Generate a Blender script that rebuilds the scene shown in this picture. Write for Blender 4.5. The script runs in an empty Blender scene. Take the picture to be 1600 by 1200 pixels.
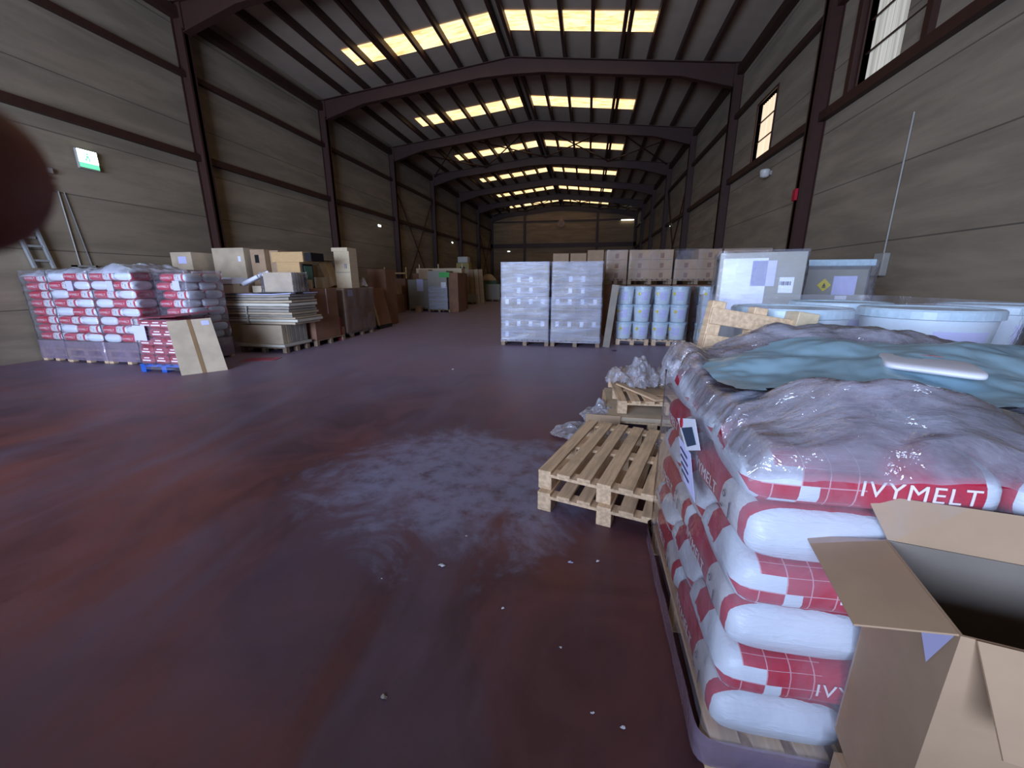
import bpy, bmesh, math, random
from mathutils import Vector, Matrix, noise
random.seed(7)
S = bpy.context.scene
COL = S.collection
PI = math.pi

# ------------------------------------------------------------------ camera
W_PX = 1600.0; F_PX = 622.4; H = 1.6
th, ph, ro = math.radians(10.513), math.radians(14.594), math.radians(-0.097)
fwd = Vector((-math.sin(th)*math.cos(ph), math.cos(th)*math.cos(ph), -math.sin(ph)))
r0 = Vector((math.cos(th), math.sin(th), 0)); u0 = r0.cross(fwd)
rr = r0*math.cos(ro)+u0*math.sin(ro); uu = u0*math.cos(ro)-r0*math.sin(ro)
cam = bpy.data.cameras.new('camera'); co = bpy.data.objects.new('camera', cam); COL.objects.link(co)
M3 = Matrix((rr, uu, -fwd)).transposed()
co.matrix_world = Matrix.Translation((0, 0, H)) @ M3.to_4x4()
cam.sensor_width = 36; cam.lens = F_PX/W_PX*36; cam.clip_start = 0.005; cam.clip_end = 200
cam.dof.use_dof = True; cam.dof.focus_distance = 4.0; cam.dof.aperture_fstop = 9.0
S.camera = co

# ------------------------------------------------------------------ world, daylight, exposure
S.view_settings.view_transform = 'Standard'; S.view_settings.look = 'None'
S.view_settings.gamma = 1; S.view_settings.exposure = 0.1
w = bpy.data.worlds.new('world'); S.world = w; w.use_nodes = True
w.node_tree.nodes['Background'].inputs[0].default_value = (0.42, 0.58, 1.0, 1)
w.node_tree.nodes['Background'].inputs[1].default_value = 0.6
XL, XR, YB, YF = -11.2, 4.885, -7.0, 47.2
Y1, SP = 10.9, 6.05
XRG = (XL+XR)/2; ZRG = 9.78; ZE = 8.93

def area(name, loc, rot, sx, sy, power, col, spread=180):
    l = bpy.data.lights.new(name, 'AREA'); l.shape = 'RECTANGLE'; l.size = sx; l.size_y = sy
    l.energy = power; l.color = col; l.spread = math.radians(spread)
    o = bpy.data.objects.new(name, l); o.location = loc; o.rotation_euler = rot; COL.objects.link(o); return o
# daylight entering through the big roller door behind the camera
area('door_daylight', (-4.8, YB+0.15, 2.7), (math.radians(90), 0, 0), 7.4, 4.4, 2300, (0.58, 0.71, 1.0), 150)

# ------------------------------------------------------------------ materials
class NT:
    def __init__(s, name):
        s.m = bpy.data.materials.new(name); s.m.use_nodes = True
        s.t = s.m.node_tree; s.n = s.t.nodes; s.l = s.t.links
        s.b = s.n['Principled BSDF']; s.out = s.n['Material Output']
        s.tc = None
    def put(s, sock, v):
        if hasattr(v, 'is_output') or isinstance(v, bpy.types.NodeSocket): s.l.new(v, sock)
        elif isinstance(v, (tuple, list)): sock.default_value = (*v, 1) if len(v) == 3 and sock.type == 'RGBA' else v
        else: sock.default_value = v
    def coord(s, k='Object'):
        if not s.tc: s.tc = s.n.new('ShaderNodeTexCoord')
        return s.tc.outputs[k]
    def math(s, op, a, b=0.0, c=0.0):
        n = s.n.new('ShaderNodeMath'); n.operation = op
        s.put(n.inputs[0], a); s.put(n.inputs[1], b); s.put(n.inputs[2], c); return n.outputs[0]
    def sep(s, v):
        n = s.n.new('ShaderNodeSeparateXYZ'); s.l.new(v, n.inputs[0]); return n.outputs
    def comb(s, x, y, z):
        n = s.n.new('ShaderNodeCombineXYZ')
        for i, q in enumerate((x, y, z)): s.put(n.inputs[i], q)
        return n.outputs[0]
    def scale(s, v, sc):
        n = s.n.new('ShaderNodeMapping'); s.l.new(v, n.inputs[0]); n.inputs['Scale'].default_value = sc; return n.outputs[0]
    def noise(s, v, sc, det=4, rough=.55, dist=0):
        n = s.n.new('ShaderNodeTexNoise'); s.l.new(v, n.inputs['Vector'])
        n.inputs['Scale'].default_value = sc; n.inputs['Detail'].default_value = det
        n.inputs['Roughness'].default_value = rough; n.inputs['Distortion'].default_value = dist
        return n.outputs[0]
    def ramp(s, f, a, b):
        n = s.n.new('ShaderNodeMapRange'); s.put(n.inputs[0], f); n.inputs[1].default_value = a; n.inputs[2].default_value = b
        n.interpolation_type = 'SMOOTHSTEP'; return n.outputs[0]
    def mix(s, f, a, b):
        n = s.n.new('ShaderNodeMix'); n.data_type = 'RGBA'
        s.put(n.inputs[0], f); s.put(n.inputs[6], a); s.put(n.inputs[7], b); return n.outputs[2]
    def bump(s, h, st=.3, d=.01):
        n = s.n.new('ShaderNodeBump'); s.put(n.inputs['Height'], h); n.inputs['Strength'].default_value = st
        n.inputs['Distance'].default_value = d; s.l.new(n.outputs[0], s.b.inputs['Normal'])
        return n.outputs[0]
    def base(s, v): s.put(s.b.inputs['Base Color'], v)
    def rough(s, v): s.put(s.b.inputs['Roughness'], v)
    def between(s, x, a, b):
        return s.math('MULTIPLY', s.math('GREATER_THAN', x, a), s.math('LESS_THAN', x, b))

MATS = {}
def mat(name, col, rough=.6, metal=0, var=.12, sc=6, emit=None, est=0, stretch=(1, 1, 1), bump=0):
    if name in MATS: return MATS[name]
    t = NT(name)
    v = t.scale(t.coord(), stretch)
    n = t.noise(v, sc)
    d = tuple(c*(1-var*2) for c in col); l = tuple(min(1, c*(1+var)) for c in col)
    t.base(t.mix(n, d, l)); t.rough(rough); t.b.inputs['Metallic'].default_value = metal
    if emit:
        t.b.inputs['Emission Color'].default_value = (*emit, 1); t.b.inputs['Emission Strength'].default_value = est
    if bump: t.bump(t.noise(v, sc*4), bump, .01)
    MATS[name] = t.m; return t.m

def film(name, tint, lo, hi, rough=.12, sc=5, stretch=(1, 1, 1), bump=.6, bd=.02, ior=1.5, gb=1.0, gs=1.6):
    """clear plastic film: transparent with milky streaks, glossy creases"""
    t = NT(name)
    v = t.scale(t.coord(), stretch)
    n = t.noise(v, sc, 6, .65, .6)
    n2 = t.noise(v, sc*3.1, 3, .6, 1.2)
    t.base(tint); t.rough(rough); t.b.inputs['IOR'].default_value = 1.5
    t.bump(t.math('ADD', n, t.math('MULTIPLY', n2, .35)), bump, bd)
    tr = t.n.new('ShaderNodeBsdfTransparent')
    mx = t.n.new('ShaderNodeMixShader')
    f = t.ramp(n, .3, .75)
    fac = t.math('ADD', t.math('MULTIPLY', f, hi-lo), lo)
    t.l.new(fac, mx.inputs[0]); t.l.new(tr.outputs[0], mx.inputs[1]); t.l.new(t.b.outputs[0], mx.inputs[2])
    gl = t.n.new('ShaderNodeBsdfGlossy'); gl.inputs['Roughness'].default_value = .07
    gl.inputs['Color'].default_value = (1, 1, 1, 1)
    bg = t.n.new('ShaderNodeBump'); bg.inputs['Strength'].default_value = min(1, bump*gb); bg.inputs['Distance'].default_value = bd
    t.l.new(t.noise(v, sc*gs, 4, .6, .8), bg.inputs['Height']); t.l.new(bg.outputs[0], gl.inputs['Normal'])
    fr = t.n.new('ShaderNodeFresnel'); fr.inputs[0].default_value = ior
    for lk in t.b.inputs['Normal'].links: t.l.new(lk.from_socket, fr.inputs['Normal'])
    m2 = t.n.new('ShaderNodeMixShader'); t.l.new(fr.outputs[0], m2.inputs[0])
    t.l.new(mx.outputs[0], m2.inputs[1]); t.l.new(gl.outputs[0], m2.inputs[2])
    t.l.new(m2.outputs[0], t.out.inputs[0])
    return t.m

# floor: worn maroon coating with grey blue dusty patches
t = NT('floor_coating'); P = t.coord()
x, y, z = t.sep(P)
n1 = t.noise(P, .35, 5, .6, .4); n2 = t.noise(P, 1.3, 8, .68, .8); n3 = t.noise(P, 6, 6, .7)
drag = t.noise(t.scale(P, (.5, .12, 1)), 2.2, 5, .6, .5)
c = t.mix(t.ramp(n2, .3, .75), (.048, .018, .025), (.125, .048, .056))
c = t.mix(t.ramp(n1, .45, .68), c, (.17, .050, .038))
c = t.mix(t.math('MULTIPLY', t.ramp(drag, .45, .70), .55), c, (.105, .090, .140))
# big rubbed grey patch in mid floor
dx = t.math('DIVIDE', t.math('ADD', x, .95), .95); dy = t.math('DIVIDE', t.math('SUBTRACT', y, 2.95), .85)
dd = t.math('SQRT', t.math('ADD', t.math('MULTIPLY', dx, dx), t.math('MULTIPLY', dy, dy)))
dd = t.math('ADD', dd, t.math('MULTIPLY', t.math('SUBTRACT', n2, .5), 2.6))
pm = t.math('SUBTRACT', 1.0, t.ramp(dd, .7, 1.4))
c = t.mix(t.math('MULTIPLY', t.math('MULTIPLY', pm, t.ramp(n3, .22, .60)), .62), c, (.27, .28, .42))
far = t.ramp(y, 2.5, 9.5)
c = t.mix(t.math('MULTIPLY', far, .7), c, (.32, .27, .40))  # far floor painted paler and bluer to stand in for its sheen
c = t.mix(t.math('MULTIPLY', t.ramp(n3, .62, .78), .5), c, (.020, .014, .02))
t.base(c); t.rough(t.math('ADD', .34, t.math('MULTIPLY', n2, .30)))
t.bump(n3, .12, .004); M_FLOOR = t.m

# precast concrete wall panels
def concrete(name, col, ax='y'):
    t = NT(name); P = t.coord(); x, y, z = t.sep(P)
    st = t.scale(P, (.25, .25, 1.6)); n = t.noise(st, 1.6, 7, .62, .3); f = t.noise(P, 9, 5)
    pan = t.math('FLOOR', t.math('DIVIDE', t.math('SUBTRACT', z, 2.22), 1.2))
    wn = t.n.new('ShaderNodeTexWhiteNoise'); wn.noise_dimensions = '1D'; t.l.new(pan, wn.inputs['W'])
    c = t.mix(t.ramp(n, .3, .7), tuple(q*.74 for q in col), tuple(q*1.15 for q in col))
    c = t.mix(t.math('MULTIPLY', wn.outputs[0], .22), c, tuple(q*.6 for q in col))
    fr = t.math('FRACT', t.math('DIVIDE', t.math('SUBTRACT', z, 2.22), 1.2))
    jt = t.math('LESS_THAN', fr, .018)
    c = t.mix(t.math('MULTIPLY', jt, .65), c, (.03, .026, .022))
    t.base(c); t.rough(.85); t.bump(f, .25, .01); return t.m
M_CONC = concrete('concrete_panel', (.27, .215, .150))
M_CONCF = concrete('concrete_far', (.26, .17, .095))
M_STEEL = mat('red_oxide_steel', (.042, .013, .008), .6, var=.2)
M_ROOF = mat('roof_sheet', (.40, .32, .25), .7, var=.1, sc=2)
# amber fibreglass roof light
def skylight(name, c1, c2, st, stretch):
    t = NT(name); v = t.scale(t.coord(), stretch); n = t.noise(v, 3, 5, .6, .8)
    c = t.mix(t.ramp(n, .34, .62), c1, c2)
    t.base((.3, .2, .1)); t.rough(.5); t.l.new(c, t.b.inputs['Emission Color']); t.b.inputs['Emission Strength'].default_value = st
    return t.m
M_SKY = skylight('amber_rooflight', (.80, .44, .17), (1.0, .78, .42), 1.7, (.5, 2.5, 1))
M_WINW = skylight('warm_window_sheet', (.9, .6, .38), (1, .86, .68), .95, (1, 12, .05))
M_WINC = skylight('cool_window_sheet', (.22, .25, .27), (.50, .55, .58), .75, (1, 12, .05))

# woods, boards
def wood(name, col, dark=.55, stain=.5):
    t = NT(name); P = t.coord()
    n = t.noise(t.scale(P, (3, 3, 3)), 1.5, 5, .6); g = t.noise(t.scale(P, (38, 3, 38)), 1, 3)
    c = t.mix(t.ramp(g, .3, .7), tuple(q*dark for q in col), col)
    c = t.mix(t.math('MULTIPLY', t.ramp(n, .52, .75), stain), c, tuple(q*.32 for q in col))
    t.base(c); t.rough(.75); t.bump(g, .2, .003); return t.m
M_WOOD = wood('pallet_wood', (.74, .52, .32), .68, .45)
M_WOODF = wood('pallet_wood_far', (.36, .25, .17))
M_PINE = wood('pale_pine', (.62, .50, .33), .85, .1)
M_OAK = wood('honey_veneer', (.60, .38, .17), .85, .1)
M_BLUEP = mat('blue_pallet_paint', (.02, .09, .42), .5)
def card(name, col, st=.5):
    t = NT(name); P = t.coord(); n = t.noise(P, 2.5, 5); g = t.noise(t.scale(P, (1, 1, 30)), 3, 2)
    c = t.mix(t.ramp(n, .3, .7), tuple(q*.82 for q in col), tuple(min(1, q*1.08) for q in col))
    c = t.mix(t.math('MULTIPLY', g, .18), c, tuple(q*.7 for q in col))
    t.base(c); t.rough(.8); t.bump(g, .1, .002); return t.m
M_CARD = card('cardboard', (.40, .27, .165))
M_CARDP = card('pale_cardboard', (.50, .40, .28))
M_CARDR = card('reddish_cardboard', (.25, .125, .075))
M_CARDG = card('grey_cardboard', (.33, .29, .24))
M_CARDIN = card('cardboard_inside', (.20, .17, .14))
M_TAPE = mat('brown_tape', (.26, .16, .08), .3)
M_TAPEC = mat('clear_tape', (.42, .32, .22), .2)
M_PAPER = mat('white_paper', (.72, .75, .85), .6, var=.04)
M_PAPERL = mat('lilac_paper', (.55, .56, .85), .6, var=.04)
M_BLACK = mat('black_board', (.012, .012, .014), .35)
M_SHEET = mat('white_board_sheet', (.60, .57, .48), .7, var=.08)
M_GREYW = mat('grey_wrapped_carton', (.30, .29, .25), .45, var=.08)
M_DGREY = mat('dark_grey_carton', (.17, .17, .17), .5)
M_TUB = mat('white_tub_plastic', (.62, .72, .80), .35, var=.05)
M_TUBR = mat('tub_rim_plastic', (.50, .66, .76), .3, var=.15, sc=25)
M_YEL = mat('yellow_mark', (.75, .60, .02), .5)
M_WHITEB = mat('white_print', (.80, .72, .74), .5, var=.02)
M_DARKP = mat('dark_print', (.05, .05, .10), .5)
M_RED = mat('red_print', (.42, .012, .035), .35)
M_REDC = mat('red_carton', (.34, .03, .05), .45, var=.3, sc=14)
M_GREENS = mat('green_sheet', (.06, .42, .08), .5)
M_GREENC = mat('green_cloth', (.10, .20, .13), .7)
M_ALU = mat('aluminium', (.52, .56, .58), .4, metal=.6)
M_GREYP = mat('grey_plastic', (.34, .33, .30), .5)
M_LAMPB = mat('lamp_white', (.6, .6, .56), .4)
M_LIT = mat('lit_tube', (1, 1, 1), .5, emit=(.93, 1.0, .86), est=4.0, var=0)
M_EXITW = mat('exit_white', (.9, 1, .95), .5, emit=(.70, 1.0, .86), est=7.0, var=0)
M_EXITG = mat('exit_green', (.1, .8, .4), .5, emit=(.15, .85, .35), est=1.2, var=0)
M_SKIN_SHADED = mat('shaded_skin', (.16, .045, .030), .6, var=.2, sc=200)  # phone's shade on the finger is put into this dark skin colour
M_NAIL = mat('nail', (.25, .1, .08), .35)
M_TEAL = mat('teal_film', (.27, .42, .50), .25, var=.12, sc=5)
M_FILM = film('crumpled_film', (.52, .52, .62), .16, .60, .16, 3.0, (.8, 2.0, 1), .5, .03, 2.0, 2.0, 3.2)
M_COVER = film('milky_cover', (.62, .66, .80), .55, .95, .3, 3, (1, 1, 1), .4, .02, 1.3)
M_FILMF = film('clear_wrap', (.66, .66, .80), .03, .18, .2, 3, (1.2, 1.2, 5), .5, .02, 1.3)
M_FILMW = film('milky_wrap', (.62, .68, .92), .14, .52, .3, 2.2, (.6, .6, 6), .3, .02, 1.16)
M_FILMT = film('thin_wrap', (.6, .6, .7), .02, .22, .2, 3, (1, 1, .7), .6, .02, 1.12)
M_MAUVE = film('mauve_wrap', (.26, .20, .28), .55, .85, .3, 3, (1, 1, .6), .5, .02)
M_SCRAP = film('scrap_film', (.70, .72, .86), .18, .6, .15, 9, (1, 1, 1), .8, .03, 1.9, 1.2, 1.3)

# printed resin bag; UV.x runs along the bag, UV.y round it
def bag_mat(name, kind):
    t = NT(name); uv = t.coord('UV'); u, v, _ = t.sep(uv)
    white = (.62, .68, .76); red = (.44, .014, .040)
    wob = t.math('MULTIPLY', t.math('SUBTRACT', t.noise(t.coord(), 14, 3), .5), .03)
    uw = t.math('ADD', u, wob)
    if kind == 'A':
        c = t.mix(t.between(uw, .07, .90), white, red)
        fu = t.math('FRACT', t.math('MULTIPLY', u, 9.0)); fv = t.math('FRACT', t.math('MULTIPLY', v, 16.0))
        ln = t.math('MAXIMUM', t.math('LESS_THAN', fu, .05), t.math('LESS_THAN', fv, .05))
        ln = t.math('MULTIPLY', ln, t.between(uw, .07, .48))
        cell = t.comb(t.math('FLOOR', t.math('MULTIPLY', u, 9.0)), t.math('FLOOR', t.math('MULTIPLY', v, 16.0)), 0)
        wn = t.n.new('ShaderNodeTexWhiteNoise'); wn.noise_dimensions = '3D'; t.l.new(cell, wn.inputs['Vector'])
        sq = t.math('MULTIPLY', t.math('GREATER_THAN', wn.outputs[0], .68), t.between(uw, .05, .30))
        sq2 = t.math('MULTIPLY', t.math('LESS_THAN', wn.outputs[0], .30), t.between(uw, .0, .07))
        c = t.mix(ln, c, (.62, .32, .36)); c = t.mix(sq, c, white); c = t.mix(sq2, c, red)
    else:
        c = t.mix(t.between(uw, .05, .93), white, red)
        lab = t.math('MULTIPLY', t.between(uw, .60, .86), t.between(v, .36, .64))
        c = t.mix(lab, c, (.60, .60, .62))
    t.base(c); t.rough(.38)
    P = t.coord(); n = t.noise(t.scale(P, (2, 2, 8)), 9, 4, .6, 1.0); t.bump(n, .35, .012)
    return t.m
M_BAGA = bag_mat('bag_checked', 'A'); M_BAGB = bag_mat('bag_labelled', 'B')

# ------------------------------------------------------------------ object helpers
def link(name, me, parent=None, m=None):
    o = bpy.data.objects.new(name, me); COL.objects.link(o)
    if m: me.materials.append(m)
    if parent: o.parent = parent
    return o
def tag(o, label, cat, group=None, kind=None):
    o['label'] = label; o['category'] = cat
    if group: o['group'] = group
    if kind: o['kind'] = kind
    return o
def thing(name, label, cat, loc=(0, 0, 0), rz=0, group=None):
    o = bpy.data.objects.new(name, None); o.empty_display_size = .1; COL.objects.link(o)
    o.location = loc; o.rotation_euler = (0, 0, rz); return tag(o, label, cat, group)
class MB:
    def __init__(s): s.v = []; s.f = []; s.uv = None; s.smooth = False
    def add(s, vs, fs):
        k = len(s.v); s.v += [tuple(q) for q in vs]; s.f += [tuple(i+k for i in f) for f in fs]; return s
    def box(s, x0, y0, z0, x1, y1, z1, mtx=None):
        vs = [Vector(p) for p in ((x0,y0,z0),(x1,y0,z0),(x1,y1,z0),(x0,y1,z0),(x0,y0,z1),(x1,y0,z1),(x1,y1,z1),(x0,y1,z1))]
        if mtx: vs = [mtx @ p for p in vs]
        return s.add(vs, [(0,3,2,1),(4,5,6,7),(0,1,5,4),(1,2,6,5),(2,3,7,6),(3,0,4,7)])
    def quad(s, pts, th=.004):
        """thick panel from 4 points"""
        a, b, c, d = [Vector(p) for p in pts]; n = (b-a).cross(d-a).normalized()*th
        return s.add([a, b, c, d, a+n, b+n, c+n, d+n], [(0,3,2,1),(4,5,6,7),(0,1,5,4),(1,2,6,5),(2,3,7,6),(3,0,4,7)])
    def prism_y(s, poly, y0, y1):
        n = len(poly)
        vs = [(x, y0, z) for x, z in poly]+[(x, y1, z) for x, z in poly]
        fs = [tuple(range(n)), tuple(range(2*n-1, n-1, -1))]+[(i, i+n, (i+1) % n+n, (i+1) % n) for i in range(n)]
        return s.add(vs, fs)
    def lathe(s, prof, n=32, cx=0, cy=0, cap=True):
        vs = []; fs = []
        for r, z in prof:
            for i in range(n): a = 2*PI*i/n; vs.append((cx+r*math.cos(a), cy+r*math.sin(a), z))
        for j in range(len(prof)-1):
            for i in range(n): fs.append((j*n+i, j*n+(i+1) % n, (j+1)*n+(i+1) % n, (j+1)*n+i))
        if cap: fs.append(tuple(range(n-1, -1, -1))); k = (len(prof)-1)*n; fs.append(tuple(k+i for i in range(n)))
        return s.add(vs, fs)
    def tube(s, p0, p1, r, n=10):
        p0, p1 = Vector(p0), Vector(p1); d = (p1-p0).normalized()
        a = d.orthogonal().normalized(); b = d.cross(a); vs = []
        for p in (p0, p1):
            for i in range(n): q = 2*PI*i/n; vs.append(p+a*math.cos(q)*r+b*math.sin(q)*r)
        return s.add(vs, [(i, (i+1) % n, (i+1) % n+n, i+n) for i in range(n)]+[tuple(range(n-1, -1, -1)), tuple(range(n, 2*n))])
    def mesh(s, name, smooth=False, bevel=0):
        me = bpy.data.meshes.new(name); me.from_pydata(s.v, [], s.f)
        if bevel:
            bm = bmesh.new(); bm.from_mesh(me)
            bmesh.ops.bevel(bm, geom=bm.edges[:], offset=bevel, segments=1, affect='EDGES', profile=.5)
            bm.to_mesh(me); bm.free()
        me.validate(); me.update()
        if smooth:
            for p in me.polygons: p.use_smooth = True
        return me
    def obj(s, name, m, parent=None, smooth=False, bevel=0): return link(name, s.mesh(name, smooth, bevel), parent, m)
def copy_tree(o, parent=None):
    c = o.copy(); COL.objects.link(c); c.parent = parent
    for ch in list(o.children): copy_tree(ch, c)
    return c
def structure(o): o['kind'] = 'structure'; return o
ORD = ['bottom', 'second', 'third', 'fourth', 'fifth', 'sixth', 'seventh', 'eighth', 'ninth']
def nth(i, n): return 'top' if i == n-1 else ('bottom' if i == 0 else ORD[i])

# ------------------------------------------------------------------ the hall
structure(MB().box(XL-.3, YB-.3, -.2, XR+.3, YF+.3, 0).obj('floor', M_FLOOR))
structure(MB().box(XL-.25, YB-.25, 0, XL, YF+.25, ZE+.1).obj('wall_left', M_CONC))
# right wall with two window openings (near one and far one)
WIN = [(8.30, 9.85, 5.12, 6.75), (13.70, 15.0, 5.12, 6.72)]
b = MB(); ys = YB-.25
for (a, c, z0, z1) in WIN:
    b.box(XR, ys, 0, XR+.25, a, ZE+.1); b.box(XR, a, 0, XR+.25, c, z0); b.box(XR, a, z1, XR+.25, c, ZE+.1); ys = c
b.box(XR, ys, 0, XR+.25, YF+.25, ZE+.1); structure(b.obj('wall_right', M_CONC))
structure(MB().add([(XL, YF, 0), (XR, YF, 0), (XR, YF, ZE), (XRG, YF, ZRG), (XL, YF, ZE), (XL, YF+.2, 0), (XR, YF+.2, 0), (XR, YF+.2, ZE), (XRG, YF+.2, ZRG), (XL, YF+.2, ZE)],
    [(0,4,3,2,1), (5,6,7,8,9), (0,1,6,5), (1,2,7,6), (2,3,8,7), (3,4,9,8), (4,0,5,9)]).obj('wall_far', M_CONCF))
b = MB()   # back wall with the open roller door
b.box(XL, YB-.2, 0, -8.6, YB, ZE); b.box(-1.4, YB-.2, 0, XR, YB, ZE); b.box(-8.6, YB-.2, 5.0, -1.4, YB, ZE)
b.add([(XL, YB-.1, ZE), (XR, YB-.1, ZE), (XRG, YB-.1, ZRG)], [(0, 1, 2)])
structure(b.obj('wall_back', M_CONC))
b = MB()
for s0, s1 in ((XL-.3, XRG), (XRG, XR+.3)):
    z0 = ZE-.03 if s0 < XRG-1 else ZRG; z1 = ZRG if s0 < XRG-1 else ZE-.03
    b.prism_y([(s0, z0), (s1, z1), (s1, z1+.12), (s0, z0+.12)], YB-.3, YF+.3)
structure(b.obj('ceiling', M_ROOF))
def roofz(x): return ZRG-(ZRG-ZE)*abs(x-XRG)/(XR-XRG)

TR = [0]
def trim(mb, m=M_STEEL): TR[0] += 1; return structure(mb.obj('trim_%d' % TR[0], m))
def ibeam_col(xw, yc, sgn):
    """steel column against a wall, web along X, sgn=+1 left wall"""
    b = MB(); x0, x1 = sorted((xw, xw+sgn*.30))
    b.box(x0, yc-.05, 0, x1, yc+.05, 8.75)
    b.box(xw if sgn > 0 else xw-.02, yc-.11, 0, xw+.02 if sgn > 0 else xw, yc+.11, 8.5)
    xi = xw+sgn*.30; b.box(min(xi, xi-sgn*.02), yc-.11, 0, max(xi, xi-sgn*.02), yc+.11, 8.1)
    return b
def rafter(yc):
    b = MB()
    for s in (-1, 1):
        xe = XRG+s*8.03; D = .44
        pts = [(XRG, ZRG-.24), (xe, roofz(xe)-.24)]
        xh = XRG+s*6.0; xk = XRG+s*7.72; xr2 = XRG+s*1.2
        bot = [(XRG+s*7.99, roofz(xe)-1.0), (xk, roofz(xk)-.95), (xh, roofz(xh)-.24-D), (xr2, roofz(xr2)-.24-D), (XRG, ZRG-.24-D-.10)]
        poly = pts+bot
        if s < 0: poly = poly[::-1]
        b.prism_y(poly, yc-.006, yc+.006)
        for q0, q1 in ((pts[0], pts[1]), (bot[4], bot[3]), (bot[3], bot[2]), (bot[2], bot[1])):
            b.prism_y([q0, q1, (q1[0], q1[1]-.02), (q0[0], q0[1]-.02)][::s], yc-.11, yc+.11)
    return b
for k in range(-2, 7):
    yc = Y1+k*SP if k < 6 else YF-.15
    trim(ibeam_col(XL, yc, 1)); trim(ibeam_col(XR, yc, -1)); trim(rafter(yc))
for xw, sg in ((XL, 1), (XR, -1)):
    for zc, hh in ((5.0, .09), (7.07, .07)):
        x0, x1 = sorted((xw, xw+sg*.14)); trim(MB().box(x0, YB, zc-hh, x1, YF, zc+hh))
    x0, x1 = sorted((xw, xw+sg*.22)); trim(MB().box(x0, YB, 8.35, x1, YF, 8.6))
for off in [-.16, .16]+[s*(.02+.975*k) for s in (-1, 1) for k in range(1, 8)]+[-4.08, 4.08]:
    x = XRG+off; z = roofz(x); trim(MB().box(x-.055, YB, z-.23, x+.055, YF, z-.01))
# wind bracing rods in bays 2-3 and the last bay, and knee braces on the far side
def brace(p0, p1, r=.035): trim(MB().tube(p0, p1, r, 8))
for k in (2, 5):
    ya, yb = Y1+k*SP, Y1+(k+1)*SP-.2
    for xa, xb in ((XL+.4, XRG-4.0), (XRG-4.0, XRG), (XRG, XRG+4.0), (XRG+4.0, XR-.4)):
        brace((xa, ya, roofz(xa)-.36), (xb, yb, roofz(xb)-.36)); brace((xb, ya, roofz(xb)-.42), (xa, yb, roofz(xa)-.42))
    brace((XL+.15, ya, .2), (XL+.15, yb, 7.0)); brace((XL+.12, yb, .2), (XL+.12, ya, 7.0))
    brace((XR-.15, ya, .2), (XR-.15, yb, 7.0)); brace((XR-.12, yb, .2), (XR-.12, ya, 7.0))
# far wall framing
for x in (-7.25, .72): trim(MB().box(x-.12, YF-.26, 0, x+.12, YF, 8.9))
trim(MB().box(XL, YF-.12, 7.85, XR, YF, 8.0)); trim(MB().box(XL, YF-.20, 5.15, XR, YF, 5.6), M_STEEL)
# roof lights, five panes either side of the ridge in every bay
WN = [0]
def window_obj(mb, m): WN[0] += 1; return structure(mb.obj('window_%d' % WN[0], m))
for k in range(-2, 6):
    ya = Y1+k*SP+SP*.62; yb = ya+1.02
    for xs in (XRG-.22, XRG+.22):
        s = -1 if xs < XRG else 1; xe = XRG+s*(5.45 if s < 0 else 4.86)
        a, c = sorted((xs, xe)); za, zc = roofz(a)-.025, roofz(c)-.025
        window_obj(MB().prism_y([(a, za), (c, zc), (c, zc+.01), (a, za+.01)], ya, yb), M_SKY)
# side windows: corrugated translucent sheet in a steel frame
def side_window(y0, y1, z0, z1, m, ysplit=None):
    b = MB(); n = 60; vs = []; fs = []
    ya = ysplit or y0
    for i in range(n+1):
        y = ya+(y1-ya)*i/n; x = XR+.12+.02*math.sin(i/n*2*PI*10)
        vs += [(x, y, z0), (x, y, z1)]
    for i in range(n): fs.append((2*i, 2*i+1, 2*i+3, 2*i+2))
    b.add(vs, fs); w_ = window_obj(b, m)
    f = MB()
    for a, c in ((y0-.06, y0), (y1, y1+.06)): f.box(XR-.03, a, z0-.05, XR+.2, c, z1+.06)
    f.box(XR-.03, y0, z1, XR+.2, y1, z1+.06); f.box(XR-.03, y0, z0-.05, XR+.2, y1, z0)
    for q in (.35, .68): zc = z0+(z1-z0)*q; f.box(XR+.04, y0, zc-.014, XR+.07, y1, zc+.014)
    f.obj('window_frame', M_STEEL, w_)
    if ysplit: MB().box(XR+.05, y0, z0, XR+.14, ysplit, z1).obj('blanking_panel', M_CONC, w_)
side_window(*WIN[0], M_WINC, ysplit=8.85)
side_window(*WIN[1], M_WINW)
trim(MB().box(XR-.12, 9.92, 5.0, XR, 10.06, 7.1)); trim(MB().box(XR-.10, 8.05, 5.0, XR, 8.17, 7.1))

# ------------------------------------------------------------------ wall fittings
e = thing('exit_sign', 'glowing green and white emergency exit sign high on the left wall', 'sign', (XL+.02, 8.0, 4.02))
MB().box(0, -.2, 0, .06, .2, .40).obj('housing', M_GREYP, e, bevel=.008)
MB().box(.06, -.18, .13, .075, .18, .39).obj('lit_panel', M_EXITW, e)
MB().box(.06, -.18, .03, .072, .18, .125).obj('green_panel', M_EXITG, e)
b = MB()  # running figure and arrow pictogram
b.box(.076, -.03, .29, .079, .01, .33); b.box(.076, -.04, .22, .079, .01, .28); b.box(.076, -.07, .17, .079, -.03, .22); b.box(.076, 0, .16, .079, .03, .23); b.box(.076, .06, .24, .079, .14, .26)
b.obj('pictogram', M_EXITG, e)
def emergency_lamp(loc, rz, label, m=M_LIT):
    e = thing('emergency_lamp', label, 'lamp', loc, rz)
    MB().box(-.16, -.03, -.07, .16, 0, .07).obj('lamp_body', M_LAMPB, e, bevel=.01)
    MB().box(-.14, -.05, -.05, .14, -.03, .05).obj('diffuser', m, e, bevel=.01)
emergency_lamp((XL+.0, 21.2, 4.45), PI/2, 'small lit emergency lamp on the left wall, nearer the camera of the two')
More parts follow.
